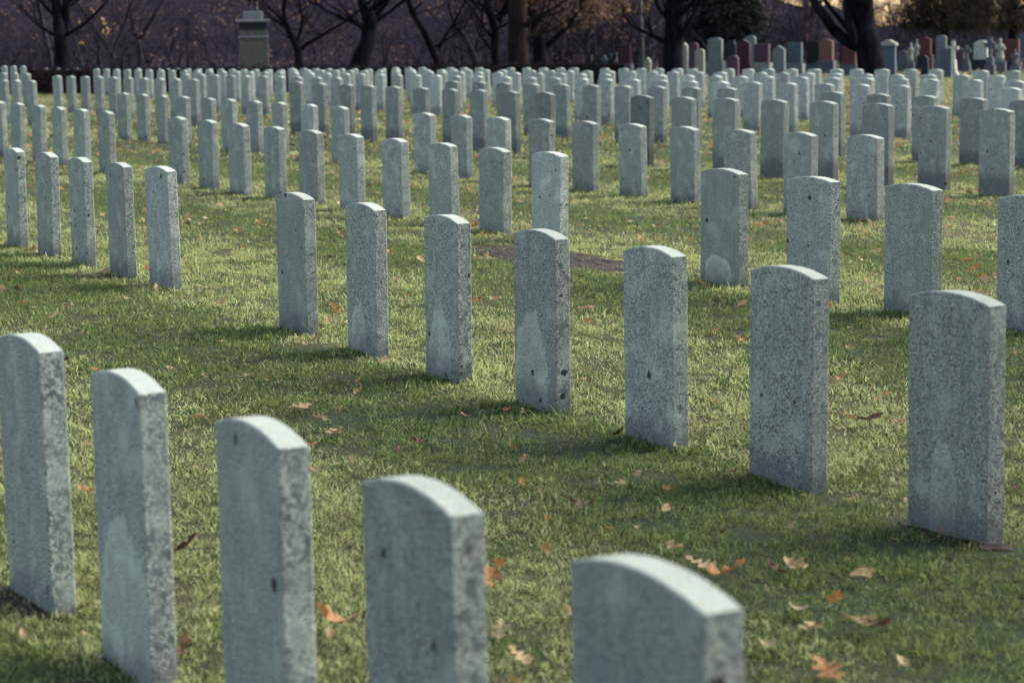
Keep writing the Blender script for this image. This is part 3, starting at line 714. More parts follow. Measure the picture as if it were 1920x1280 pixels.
# ------------------------------------------------------------------ wooded rise far behind, one mass of bare scrub
def wood():
    rnd = random.Random(5)
    def crest(u):      # u: sideways angle of the place, as x / y
        px = 960 + u * F_PX
        h = 8.2 + 1.2 * mnoise.noise(Vector((px * .004, 0, 0)))
        k = min(1, max(0, (px - 1380) / 120)); k = k * k * (3 - 2 * k)
        k2 = min(1, max(0, (px - 1570) / 60))
        return h * (1 - k) + (5.2 - 2.4 * k2) * k
    us = np.linspace(-.5, .5, 121); rows = [150, 165, 185, 215, 260, 330, 460]
    prof = [0, .12, .45, .85, 1.0, .9, .3]
    v = []; f = []
    for d, k in zip(rows, prof):
        for u in us:
            v.append((u * d, d, .05 + crest(u) * k + (mnoise.noise(Vector((u * 60, d * .05, 2))) * .35 if k else -.1)))
    n = len(us)
    for j in range(len(rows) - 1):
        for i in range(n - 1): f.append((j * n + i, j * n + i + 1, (j + 1) * n + i + 1, (j + 1) * n + i))
    m, nt, b, out = mat('leaf_covered_rise')
    geo = N(nt, 'ShaderNodeNewGeometry')
    n1 = noise(nt, geo.outputs['Position'], .22, 6, .7)
    nt.links.new(mixc(nt, step(nt, n1, .3, .7), (.006, .007, .014), (.040, .031, .042)), b.inputs['Base Color']); b.inputs['Specular IOR Level'].default_value = 0
    me = bpy.data.meshes.new('hills'); me.from_pydata(v, [], f); me.update(); me.polygons.foreach_set('use_smooth', [True] * len(f))
    tag(link('hills', me, m), kind='structure')
    mb = MB()
    for k in range(2200):
        d = rnd.uniform(118, 235); u = rnd.uniform(-.30, .30); px = 960 + u * F_PX
        kk = 0 if d < 150 else float(np.interp(d, rows, prof))
        base = Vector((u * d, d, .05 + crest(u) * kk))
        if px > 1400 and rnd.random() < .25: continue
        H = rnd.uniform(2.2, 5.5) * (1 if px < 1400 else .8)
        q = base
        lean = Vector((rnd.gauss(0, .22), rnd.gauss(0, .22), 1)).normalized()
        pts = [base, base + lean * H * .5 + Vector((rnd.gauss(0, .15), 0, 0)), base + lean * H + Vector((rnd.gauss(0, .4), 0, 0))]
        r = rnd.uniform(.02, .06)
        mb.tube(pts, [r, r * .6, r * .15], 3, cap=False)
        for j in range(16):
            t = rnd.uniform(.15, .95); p = pts[0].lerp(pts[2], t)
            e = Vector((rnd.gauss(0, .8), rnd.gauss(0, .8), rnd.uniform(.2, 1.1))) * H * .30 * (1.15 - t)
            mid_ = p + e * .5 + Vector((rnd.gauss(0, .08), rnd.gauss(0, .08), rnd.gauss(0, .08)))
            mb.tube([p, mid_, p + e], [r * .45, r * .3, .005], 3, cap=False)
            for s_ in range(2):
                e2 = Vector((rnd.gauss(0, 1), rnd.gauss(0, 1), rnd.gauss(.4, .6))) * H * .09
                mb.tube([mid_, mid_ + e2], [r * .25, .004], 3, cap=False)
    # nearer, darker tangle of bigger limbs at the edge of the wood
    nb = MB()
    for k in range(330):
        d = rnd.uniform(106, 145); u = rnd.uniform(-.29, .29)
        if rnd.random() < .42: u = rnd.gauss(.035, .035)
        elif rnd.random() < .3: u = rnd.gauss(-.19, .03)
        elif rnd.random() < .3: u = rnd.uniform(.105, .185)
        if .1 < u and d < 122: d = rnd.uniform(122, 145)
        r = rnd.uniform(.04, .17); base = Vector((u * d, d, -.1))
        branch(nb, base, Vector((rnd.gauss(0, .22), rnd.gauss(0, .2), 1)), rnd.uniform(1.1, 2.3), r, 4, rnd, .06, 2)
    tag(nb.build('thicket', BARK_M), 'dark tangle of bare trunks and limbs at the edge of the woodland', kind='stuff')
    lb = MB()
    for k in range(420):
        d = rnd.uniform(112, 165); u = rnd.uniform(-.29, .12); c0 = Vector((u * d, d, rnd.uniform(.3, 4.6)))
        for j in range(9):
            c = c0 + Vector((rnd.gauss(0, .35), rnd.gauss(0, .35), rnd.gauss(0, .22))); a = Vector((rnd.gauss(0, 1), rnd.gauss(0, 1), rnd.gauss(0, 1))).normalized(); q = a.orthogonal().normalized(); s = rnd.uniform(.06, .13)
            lb.add([c - a * s, c + q * s * .6, c + a * s, c - q * s * .6], [(0, 1, 2, 3)])
    tag(lb.build('undergrowth', RUSSET), 'dull pinkish brown leaves clinging in the woodland', kind='stuff')
    tag(mb.build('woodland', TWIG), 'hazy purple brown mass of bare woodland far behind the cemetery', kind='stuff')
wood()

# ------------------------------------------------------------------ monument with a standing figure
LIME = stone('buff_limestone', (.105, .10, .088), .3); DARKTONE = stone('dark_tone', (.020, .020, .028), .3); GREYST = stone('grey_stone', (.17, .175, .20), .25)
BRONZE = stone('dark_bronze', (.022, .024, .030), .4, .5)
def monument():
    D = 101; b = at(477, 130, D); base = Vector((b.x, b.y, g(b.x, b.y))); px = D / F_PX
    root = empty('monument', base, 'tall stone pedestal carrying a dark standing figure, behind the hedge', 'monument')
    zt = lambda py: at(477, py, D).z - base.z
    def blk(name, half, z0, z1, m, c=.02):
        q = MB(); q.box(-half, half, -half, half, z0, z1, c); return q.build(name, m, root)
    root.rotation_euler.z = -math.atan2(b.x, b.y)
    blk('plinth', 33 * px, -.1, zt(126), LIME)
    blk('shaft', 27 * px, zt(126) + .003, zt(77), LIME)
    blk('shaft', 26 * px, zt(77) + .003, zt(57), LIME)
    blk('band', 28 * px, zt(72), zt(68), GREYST)
    blk('dark_block', 25.5 * px, zt(57) + .003, zt(43), DARKTONE)  # dark block just below the cornice
    blk('cornice', 32 * px, zt(43) + .003, zt(37), GREYST, .03)
    blk('figure_base', 18 * px, zt(37) + .003, zt(22), GREYST, .03)
    # bronze figure in a long coat, feet apart: one continuous body
    f = MB(); z0 = zt(22) + .003; H = 1.9
    for s in (-1, 1):
        f.tube([(s * .16, -.06, z0), (s * .155, 0, z0 + .10), (s * .14, .0, z0 + .5), (s * .10, 0, z0 + .95)], [.10, .075, .10, .13], 10)
    f.lathe([(.27, z0 + .50), (.25, z0 + .8), (.20, z0 + 1.08), (.245, z0 + 1.4), (.22, z0 + 1.52), (.08, z0 + 1.58), (.075, z0 + 1.64), (.105, z0 + 1.72), (.11, z0 + 1.82), (.06, z0 + 1.93)], 14)
    for s in (-1, 1):
        f.tube([(s * .24, 0, z0 + 1.45), (s * .30, .02, z0 + 1.15), (s * .26, -.12, z0 + .9)], [.075, .06, .045], 8)
    f.build('statue', BRONZE, root, smooth=True)
monument()

# ------------------------------------------------------------------ the older part of the graveyard: granite monuments at the right
COLS = {'grey': stone('grey_granite', (0.143, 0.161, 0.173)), 'blue': stone('blue_grey_granite', (0.068, 0.090, 0.120)), 'slate': stone('dark_slate', (0.017, 0.021, 0.034)), 'black': stone('black_granite', (0.005, 0.005, 0.007), .3, .35),
        'red': stone('red_granite', (0.086, 0.027, 0.027)), 'rose': stone('rose_granite', (0.143, 0.071, 0.064)), 'purple': stone('purple_granite', (0.075, 0.041, 0.064)), 'pale': stone('pale_marble', (0.255, 0.262, 0.232)), 'white': stone('white_marble', (0.390, 0.398, 0.352)),
        'maroon': stone('maroon_granite', (0.038, 0.013, 0.022)), 'dim': stone('weathered_grey', (0.083, 0.090, 0.112))}
OLD = 'older granite monuments under the trees at right'
def tablet(px0, px1, pt, pb, D, colour, shape, label, base=None, side=.45, name='granite_monument', yaw=-.55, basecol='grey'):
    """upright monument: base block and die, seen between px0..px1 and from pt down to pb"""
    cx = (px0 + px1) / 2; p = at(cx, pb, D); gz_ = g(p.x, p.y); root = empty(name, (p.x, p.y, gz_), label, 'monument', OLD, yaw)
    k = D / F_PX; wpx = (px1 - px0) * k
    t = max(.14, .30 * wpx); w = (wpx - t * abs(math.sin(yaw))) / math.cos(yaw)
    h = at(cx, pt, D).z - gz_
    zb = 0.0
    if base:
        zb = max(.12, at(cx, base, D).z - gz_) if base > 1 else base
        q = MB(); q.box(-w / 2 - .09, w / 2 + .09, -t / 2 - .08, t / 2 + .08, -.1, zb, .015); q.build('base', COLS[basecol], root)
        zb += .003
    else: zb = -.1
    hw = w / 2; o = [(-hw, zb), (hw, zb)]
    if shape == 'flat': o += [(hw, h), (-hw, h)]
    elif shape == 'round': o += [(hw, h - hw * .6)] + [(hw * math.cos(a), h - hw * .6 + hw * .6 * math.sin(a)) for a in np.linspace(.15, math.pi - .15, 11)] + [(-hw, h - hw * .6)]
    elif shape == 'arch': o += [(hw, h - .09)] + [(hw * u, h - .09 * u * u) for u in np.linspace(.85, -.85, 9)] + [(-hw, h - .09)]
    elif shape == 'peak': o += [(hw, h - .16), (0, h), (-hw, h - .16)]
    elif shape == 'shoulder': o += [(hw, h - .2), (hw * .72, h - .17), (hw * .62, h), (-hw * .62, h), (-hw * .72, h - .17), (-hw, h - .2)]
    elif shape == 'taper': o = [(-hw, zb), (hw, zb), (hw * .78, h - .1), (0, h), (-hw * .78, h - .1)]
    elif shape == 'cap':
        o += [(hw * .92, h - .24), (-hw * .92, h - .24)]
    q = MB(); q.prism(o, -t / 2, t / 2, .015); q.build('tablet', COLS[colour], root)
    if shape == 'cap':
        q = MB(); q.prism([(-hw * 1.12, h - .237), (hw * 1.12, h - .237), (hw * 1.12, h - .15), (hw * .2, h), (-hw * .2, h), (-hw * 1.12, h - .15)], -t / 2 - .05, t / 2 + .05, .015); q.build('cap', COLS['pale'], root)
    return root
def cross(cx, pt, pb, D, colour, label, flare=True, celtic=False, yaw=-.5, name='cross_monument', wpx=25):
    p = at(cx, pb, D); gz_ = g(p.x, p.y); root = empty(name, (p.x, p.y, gz_), label, 'monument', OLD, yaw)
    h = at(cx, pt, D).z - gz_; k = D / F_PX; ww = wpx * k / 2; a = .30 * ww; top = h
    q = MB(); zb = h * .48
    if flare: q.prism([(-ww * 1.15, -.1), (ww * 1.15, -.1), (ww * 1.05, .10), (ww * .70, .16), (ww * .45, zb), (-ww * .45, zb), (-ww * .70, .16), (-ww * 1.05, .10)], -ww * .6, ww * .6, .02)
    else: q.box(-ww * .9, ww * .9, -ww * .5, ww * .5, -.1, zb * .55, .02); q.box(-ww * .6, ww * .6, -ww * .4, ww * .4, zb * .55 + .003, zb, .02)
    q.build('base', COLS[colour], root)
    c = MB(); ah = h - (h - zb) * .38
    c.prism([(-a, zb + .003), (a, zb + .003), (a, ah - a), (ww, ah - a * 1.2), (ww, ah + a * 1.2), (a, ah + a), (a * 1.2, top), (-a * 1.2, top), (-a, ah + a), (-ww, ah + a * 1.2), (-ww, ah - a * 1.2), (-a, ah - a)], -a * .8, a * .8, .012)
    cc = c.build('cross', COLS[colour], root)
    if celtic:
        r = MB(); n = 20; R0, R1 = ww * .72, ww * .52; v = []
        for i in range(n):
            w = 2 * math.pi * i / n
            for rr, yy in ((R0, -a * .5), (R0, a * .5), (R1, a * .5), (R1, -a * .5)): v.append((rr * math.cos(w), yy, ah + rr * math.sin(w)))
        f = [(i * 4 + j, i * 4 + (j + 1) % 4, ((i + 1) % n) * 4 + (j + 1) % 4, ((i + 1) % n) * 4 + j) for i in range(n) for j in range(4)]
        r.add(v, f); r.build('ring', COLS[colour], root)
    return root
def statue(cx, pt, pb, D, colour, label, seed, wpx=18):
    """small draped stone figure on a block"""
    p = at(cx, pb, D); gz_ = g(p.x, p.y); root = empty('grave_statue', (p.x, p.y, gz_), label, 'statue', OLD, -.3)
    h = at(cx, pt, D).z - gz_; w = wpx * D / F_PX / 2
    q = MB(); q.box(-w, w, -w * .8, w * .8, -.1, h * .34, .02); q.build('base', COLS['dim'], root)
    f = MB(); z0 = h * .34 + .003; s = (h - z0) / 1.0
    f.lathe([(w * .72, z0), (w * .66, z0 + .2 * s), (w * .50, z0 + .45 * s), (w * .56, z0 + .62 * s), (w * .50, z0 + .72 * s), (w * .2, z0 + .78 * s), (w * .26, z0 + .86 * s), (w * .28, z0 + .93 * s), (w * .1, z0 + s)], 12)
    for sg in (-1, 1):
        f.tube([(sg * w * .5, 0, z0 + .70 * s), (sg * w * .85, -w * .2, z0 + .52 * s), (sg * w * .25, -w * .65, z0 + .55 * s)], [w * .2, w * .17, w * .12], 7)
    f.build('figure', COLS[colour], root, smooth=True)
    return root

T = tablet
T(1278, 1291, 80, 126, 100, 'pale', 'peak', 'narrow pale stone beside the broad dark trunk, leftmost of the older monuments')
T(1291, 1310, 80, 127, 103, 'purple', 'round', 'narrow purple granite monument right of the narrow pale stone')
T(1303, 1322, 92, 128, 98, 'pale', 'round', 'low yellowish round topped stone in front of the purple granite monument', base=.12)
T(1327, 1356, 71, 127, 100, 'grey', 'arch', 'large light grey tablet on a stepped base below the evergreen', base=114)
T(1361, 1382, 76, 127, 102, 'slate', 'shoulder', 'dark slate monument right of the large light grey tablet', base=120, basecol='dim')
T(1363, 1386, 104, 128, 95, 'purple', 'round', 'small round mauve stone in front of the dark slate monument')
T(1398, 1418, 67, 126, 106, 'grey', 'round', 'tall grey rounded column behind the deep red monument')
T(1381, 1408, 74, 127, 100, 'maroon', 'peak', 'deep red granite monument below the evergreen, in front of the tall grey column', base=122, basecol='maroon')
T(1414, 1444, 83, 124, 103, 'purple', 'flat', 'wide purple granite block with a pale base', base=118, basecol='pale')
T(1449, 1473, 86, 127, 100, 'grey', 'peak', 'small grey monument with pointed top right of the wide purple block')
T(1477, 1505, 80, 126, 101, 'blue', 'flat', 'blue grey flat topped monument right of the small pointed one', base=120)
T(1512, 1538, 77, 124, 103, 'black', 'flat', 'polished black flat topped monument', base=120, basecol='blue')
T(1536, 1563, 74, 124, 102, 'rose', 'arch', 'rose red monument with a lit right edge beside the polished black one', base=114, basecol='dim')
T(1573, 1588, 70, 124, 106, 'maroon', 'round', 'thin maroon monument left of the large dark tree')
T(1579, 1606, 82, 127, 98, 'red', 'peak', 'bright red pointed monument left of the large dark tree', base=121, basecol='dim')
T(1594, 1624, 66, 125, 105, 'slate', 'round', 'dark blue round topped monument half hidden by the large dark tree', base=100, basecol='purple')
T(1651, 1681, 75, 138, 92, 'blue', 'cap', 'tall blue grey monument with overhanging pale cap, right of the large dark tree')
T(1683, 1702, 95, 121, 106, 'dim', 'round', 'low dim rounded stone right of the capped monument')
statue(1708, 80, 120, 104, 'pale', 'small pale figure behind the low dim stone', 1, 13)
statue(1719, 74, 112, 108, 'pale', 'taller pale figure left of the red pillar stone', 2, 13)
T(1725, 1746, 71, 116, 106, 'red', 'arch', 'red pillar stone left of the black slab', base=103, basecol='maroon')
T(1746, 1758, 77, 116, 108, 'black', 'flat', 'narrow black slab right of the red pillar stone')
T(1755, 1775, 66, 114, 107, 'grey', 'round', 'tall grey round headed stone in front of the hanging branches', base=111, basecol='grey')
T(1726, 1743, 104, 136, 93, 'slate', 'taper', 'small dark wedge shaped stone in front of the red pillar stone')
T(1763, 1785, 91, 142, 90, 'blue', 'flat', 'plain blue grey slab left of the white cross')
cross(1787, 77, 129, 92, 'white', 'white cross on a flared white base', True, False, wpx=20)
T(1791, 1808, 90, 120, 104, 'purple', 'arch', 'small mauve stone behind the white cross')
cross(1812, 85, 122, 102, 'dim', 'dark weathered cross right of the white cross', False, True, wpx=17)
T(1826, 1852, 76, 116, 106, 'white', 'round', 'bright white round topped stone on a dark base', base=112, basecol='slate')
cross(1856, 70, 136, 93, 'dim', 'tall ringed cross with rough grey surface', False, True, wpx=22)
statue(1875, 72, 126, 97, 'pale', 'pale draped figure beside the tall ringed cross', 3, 22)
T(1884, 1911, 74, 128, 98, 'red', 'flat', 'large red granite monument near the right edge', base=116, basecol='maroon')
statue(1903, 92, 133, 92, 'dim', 'small grey figure in front of the large red monument', 4, 18)
T(1906, 1936, 65, 122, 104, 'blue', 'arch', 'dark blue arched monument cut by the right edge', base=110)
# dim stones deeper under the trees
T(1098, 1112, 102, 126, 118, 'dim', 'round', 'dim round stone under the russet tree')
T(1142, 1158, 100, 126, 116, 'dim', 'flat', 'dim flat stone under the slender tree with painted sky glints')
T(1166, 1184, 84, 127, 108, 'maroon', 'flat', 'tall dim red pillar right of the slender tree with painted sky glints', base=120, basecol='dim')
T(1128, 1140, 104, 127, 108, 'blue', 'peak', 'small blue grey pointed stone left of the dim flat one')
T(1208, 1222, 108, 127, 102, 'pale', 'peak', 'low pale stone left of the broad dark trunk')
T(1078, 1096, 104, 127, 110, 'purple', 'flat', 'wide dim purple stone under the russet tree')
T(1234, 1248, 100, 127, 104, 'maroon', 'flat', 'dark red stone beside the broad dark trunk')

# ------------------------------------------------------------------ bare soil
SOIL = None
def soil_material():
    m, nt, b, out = mat('bare_soil')
    geo = N(nt, 'ShaderNodeNewGeometry')
    n1 = noise(nt, geo.outputs['Position'], 18, 5, .65)
    nt.links.new(mixc(nt, step(nt, n1, .38, .66), (.007, .005, .005), (.055, .036, .028)), b.inputs['Base Color'])
    return m
SOIL = soil_material()
PATCHES = [(1030, 484, 1.35, .40), (1790, 1008, .30, .09), (60, 1132, .28, .09)]
PXY = []
for px, py, a, b_ in PATCHES:
    p = on_ground(px, py); PXY.append((p.x, p.y, a, b_))
    mb = MB(); n = 64; nr = 14; v = []
    for j in range(nr + 1):
        for i in range(n):
            w = 2 * math.pi * i / n
            wob = 1 + .22 * mnoise.noise(Vector((math.cos(w) * 1.5 + px, math.sin(w) * 1.5, 0))) + .16 * mnoise.noise(Vector((math.cos(w) * 7 + px, math.sin(w) * 7, 5)))
            rr = j / nr * wob
            q = p + RDIR * (math.cos(w) * a * rr) + BDIR * (math.sin(w) * b_ * rr)
            kk = min(1, b_ / .3); hh = .006 * (1 - (j / nr) ** 3) + .016 * mnoise.noise(Vector((q.x * 11, q.y * 11, 0))) + .012 * mnoise.noise(Vector((q.x * 31, q.y * 31, 0)))
            v.append((q.x, q.y, g(q.x, q.y) + .007 + (hh * kk if j < nr else -.02)))
    f = [(j * n + i, j * n + (i + 1) % n, (j + 1) * n + (i + 1) % n, (j + 1) * n + i) for j in range(nr) for i in range(n)]
    f = [q[::-1] for q in f]
    mb.add(v, f); o = mb.build('soil_patch', SOIL, smooth=True); tag(o, kind='structure')

# ------------------------------------------------------------------ grass
def tuft_mesh(seed, kind):
    rnd = random.Random(seed); v, f, val = [], [], []
    nb = {'near': 40, 'mid': 36, 'far': 30}[kind]
    for k in range(nb):
        rr = {'near': .045, 'mid': .06, 'far': .13}[kind] * math.sqrt(rnd.random()); w = rnd.uniform(0, 6.283)
        bx, by = rr * math.cos(w), rr * math.sin(w)
        L = rnd.uniform(.016, .041) * {'near': 1, 'mid': 1.05, 'far': 1.2}[kind]
        if rnd.random() < .06: L *= 1.5
        wd = rnd.uniform(.0011, .0023) * {'near': 1, 'mid': 1.5, 'far': 3.2}[kind]
        az = rnd.uniform(0, 6.283); lean = rnd.uniform(.15, 1.45); bend = rnd.uniform(.2, .9)
        dx, dy = math.cos(az), math.sin(az); sx, sy = -dy, dx
        n0 = len(v); x, y, z = bx, by, -.012; ang = lean; ns = 3
        for j in range(ns):
            ww = wd * (1 - .25 * j)
            v += [(x - sx * ww, y - sy * ww, z), (x + sx * ww, y + sy * ww, z)]
            st = L / ns
            x += dx * math.sin(ang) * st; y += dy * math.sin(ang) * st; z += math.cos(ang) * st; ang = min(1.75, ang + bend / ns * 1.6)
        v.append((x, y, z))
        f += [(n0, n0 + 1, n0 + 3, n0 + 2), (n0 + 2, n0 + 3, n0 + 5, n0 + 4), (n0 + 4, n0 + 5, n0 + 6)]
        val += [rnd.random()] * 7
    me = bpy.data.meshes.new('tuft'); me.from_pydata(v, [], f); me.update()
    at_ = me.attributes.new('blade', 'FLOAT', 'POINT'); at_.data.foreach_set('value', val)
    me.materials.append(M_GRASS)
    return me

def scatter_object(name, pts, scl, tilt, rng, protos, kind='stuff'):
    """one object whose vertices carry copies of small plants"""
    n = len(pts); me = bpy.data.meshes.new(name); me.vertices.add(n); me.vertices.foreach_set('co', pts.astype(np.float32).ravel())
    rot = np.stack([rng.normal(0, tilt, n), rng.normal(0, tilt, n), rng.uniform(0, 6.283, n)], -1).astype(np.float32)
    a = me.attributes.new('rot', 'FLOAT_VECTOR', 'POINT'); a.data.foreach_set('vector', rot.ravel())
    a = me.attributes.new('scl', 'FLOAT', 'POINT'); a.data.foreach_set('value', scl.astype(np.float32))
    a = me.attributes.new('pick', 'INT', 'POINT'); a.data.foreach_set('value', rng.integers(0, len(protos), n).astype(np.int32))
    c = bpy.data.collections.new(name + '_kinds')
    for i, pm in enumerate(protos):
        c.objects.link(bpy.data.objects.new(f'{name}_tuft_{i:02d}', pm))
    ng = bpy.data.node_groups.new(name, 'GeometryNodeTree')
    ng.interface.new_socket('Geometry', in_out='INPUT', socket_type='NodeSocketGeometry'); ng.interface.new_socket('Geometry', in_out='OUTPUT', socket_type='NodeSocketGeometry')
    nn = ng.nodes; gi = nn.new('NodeGroupInput'); go = nn.new('NodeGroupOutput')
    m2p = nn.new('GeometryNodeMeshToPoints'); iop = nn.new('GeometryNodeInstanceOnPoints'); ci = nn.new('GeometryNodeCollectionInfo')
    ci.inputs[0].default_value = c; ci.inputs['Separate Children'].default_value = True; ci.inputs['Reset Children'].default_value = True
    def na(nm, t):
        q = nn.new('GeometryNodeInputNamedAttribute'); q.data_type = t; q.inputs[0].default_value = nm; return [s for s in q.outputs if s.enabled and s.name == 'Attribute'][0]
    l = ng.links.new
    l(gi.outputs[0], m2p.inputs[0]); l(m2p.outputs[0], iop.inputs['Points']); l(ci.outputs[0], iop.inputs['Instance'])
    iop.inputs['Pick Instance'].default_value = True
    l(na('pick', 'INT'), iop.inputs['Instance Index']); l(na('rot', 'FLOAT_VECTOR'), iop.inputs['Rotation']); l(na('scl', 'FLOAT'), iop.inputs['Scale'])
    l(iop.outputs[0], go.inputs[0])
    o = link(name, me); md = o.modifiers.new('scatter', 'NODES'); md.node_group = ng
    return o

def lawn_points(rng, y0, y1, dens, margin=.30, extra=.5):
    area = margin * (y1 * y1 - y0 * y0) + 2 * extra * (y1 - y0); n = int(area * dens)
    y = np.sqrt(rng.uniform(y0 * y0, y1 * y1, n)); x = rng.uniform(-1, 1, n) * (margin * y + extra)
    keep = np.ones(n, bool)
    for (cx, cy, a, b_) in PXY:
        u = (x - cx) * RDIR.x + (y - cy) * RDIR.y; w = (x - cx) * BDIR.x + (y - cy) * BDIR.y
        e = (u / a) ** 2 + (w / b_) ** 2
        keep &= (e > .9 + .5 * rng.random(n)) | (rng.random(n) < .06)
    # no blades inside the stones
    near = SXY[(SXY[:, 1] < y1 + 1) & (SXY[:, 1] > y0 - 1)]
    for sx, sy in near:
        u = (x - sx) * RDIR.x + (y - sy) * RDIR.y; w = (x - sx) * BDIR.x + (y - sy) * BDIR.y
        keep &= ~((abs(u) < SW / 2 * (1.14 if sy > 13 else 1) + .01) & (abs(w) < ST / 2 + .012))
    x, y = x[keep], y[keep]
    return np.stack([x, y, ground(x, y) + .002], -1)

def grass():
    rng = np.random.default_rng(11)
    for kind, y0, y1, dens, sc in (('near', 2.6, 9.5, 1050, 1.0), ('mid', 9.5, 20, 480, 1.0), ('mid', 20, 34, 170, 1.15), ('far', 34, 92, 30, 1.15)):
        P_ = lawn_points(rng, y0, y1, dens)
        # tufts gather into clumps of different height
        nz = np.array([mnoise.noise(Vector((x * 3.1, y * 3.1, 0))) + .6 * mnoise.noise(Vector((x * 9, y * 9, 4))) * 1.3 for x, y, z in P_])
        keep = rng.random(len(P_)) < np.clip(.85 + .8 * nz, .35, 1)
        P_, nz = P_[keep], nz[keep]
        scl = sc * np.clip(.95 + .55 * nz + rng.normal(0, .16, len(P_)), .45, 1.6)
        if kind != 'far':      # blades the mower misses, standing close round each stone
            ring = []; rs = random.Random(int(y0))
            for sx, sy in SXY[(SXY[:, 1] >= y0) & (SXY[:, 1] < y1)]:
                for q in range(46):
                    e = rs.uniform(0, 2 * (SW + ST)); pad = rs.uniform(.012, .05)
                    if e < SW: u, w = e - SW / 2, -ST / 2 - pad
                    elif e < 2 * SW: u, w = e - SW * 1.5, ST / 2 + pad
                    elif e < 2 * SW + ST: u, w = SW / 2 + pad, e - 2 * SW - ST / 2
                    else: u, w = -SW / 2 - pad, e - 2 * SW - ST * 1.5
                    if mnoise.noise(Vector((sx * 3 + u * 6, sy * 3 + w * 6, 1))) < -.12: continue
                    px_, py_ = sx + RDIR.x * u + BDIR.x * w, sy + RDIR.y * u + BDIR.y * w
                    ring.append((px_, py_, g(px_, py_) + .002, rs.uniform(.8, 1.55)))
            ring = np.array(ring); P_ = np.concatenate([P_, ring[:, :3]]); scl = np.concatenate([scl, ring[:, 3]])
        o = scatter_object('grass', P_, scl, .22, rng, [tuft_mesh(s + 50 * len(kind), kind) for s in range(9)])
        tag(o, None, None, None, 'stuff')
grass()

# ------------------------------------------------------------------ fallen leaves
def oak_leaf(seed, curl, fold, lobes=4, plain=False):
    """lobed leaf, midrib along x; curled and folded"""
    rnd = random.Random(seed); L = 1.0; half = []
    n = 44
    for i in range(n + 1):
        t = i / n
        env = .30 * math.sin(math.pi * t ** .8) ** .75 * (1.15 - .25 * t)
        if not plain: env *= .62 + .38 * math.sin(t * lobes * 2 * math.pi - 1.2 + rnd.uniform(-.1, .1))
        half.append((t, max(.008, env)))
    v, f = [], []
    cols = [-1, -.66, -.33, 0, .33, .66, 1]
    ph = rnd.uniform(0, 6)
    for (t, w) in half:
        for c in cols:
            x, y = t - .5, c * w
            z = fold * abs(y) + curl * (x * x) * 1.0 + .05 * math.sin(7 * t + ph) * c + .10 * curl * c * math.sin(5 * t + ph)
            v.append((x, y, z))
    m = len(cols)
    for i in range(n):
        for j in range(m - 1): f.append((i * m + j, (i + 1) * m + j, (i + 1) * m + j + 1, i * m + j + 1))
    N0 = len(v)                                               # stalk
    st = [(-.5, .012), (-.62, .010), (-.74, .009)]
    for k, (x, w) in enumerate(st): v += [(x, -w, curl * x * x), (x, w, curl * x * x), (x, 0, curl * x * x + w)]
    for k in range(2):
        for j in range(3): a = N0 + k * 3 + j; b = N0 + k * 3 + (j + 1) % 3; f.append((a, b, b + 3, a + 3))
    s = .16
    v = [(x * s, y * s, z * s * .62) for x, y, z in v]
    me = bpy.data.meshes.new('fallen_leaf'); me.from_pydata(v, [], f); me.update(); me.polygons.foreach_set('use_smooth', [True] * len(f))
    return me
LMAT = {'tan': leaf_material('tan_leaf', (.50, .35, .20), (.55, .38, .2)), 'orange': leaf_material('orange_leaf', (.46, .215, .085), (.6, .3, .1)), 'brown': leaf_material('brown_leaf', (.125, .068, .042), (.3, .16, .08)),
        'red': leaf_material('red_brown_leaf', (.090, .032, .024), (.2, .08, .05)), 'pale': leaf_material('pale_leaf', (.40, .31, .18), (.6, .52, .3)), 'green': leaf_material('ochre_leaf', (.36, .25, .12), (.5, .36, .2))}
SHAPES = [(1, .5, .35, 4, False), (2, 1.0, .6, 3, False), (3, .3, .2, 4, False), (4, 1.4, .9, 3, False), (5, .9, .5, 2, True), (6, 1.8, .7, 4, False)]
LEAFMESH = {}
def leaf_mesh(s, c):
    if (s, c) not in LEAFMESH:
        me = oak_leaf(*SHAPES[s]); me.materials.append(LMAT[c]); LEAFMESH[(s, c)] = me
    return LEAFMESH[(s, c)]
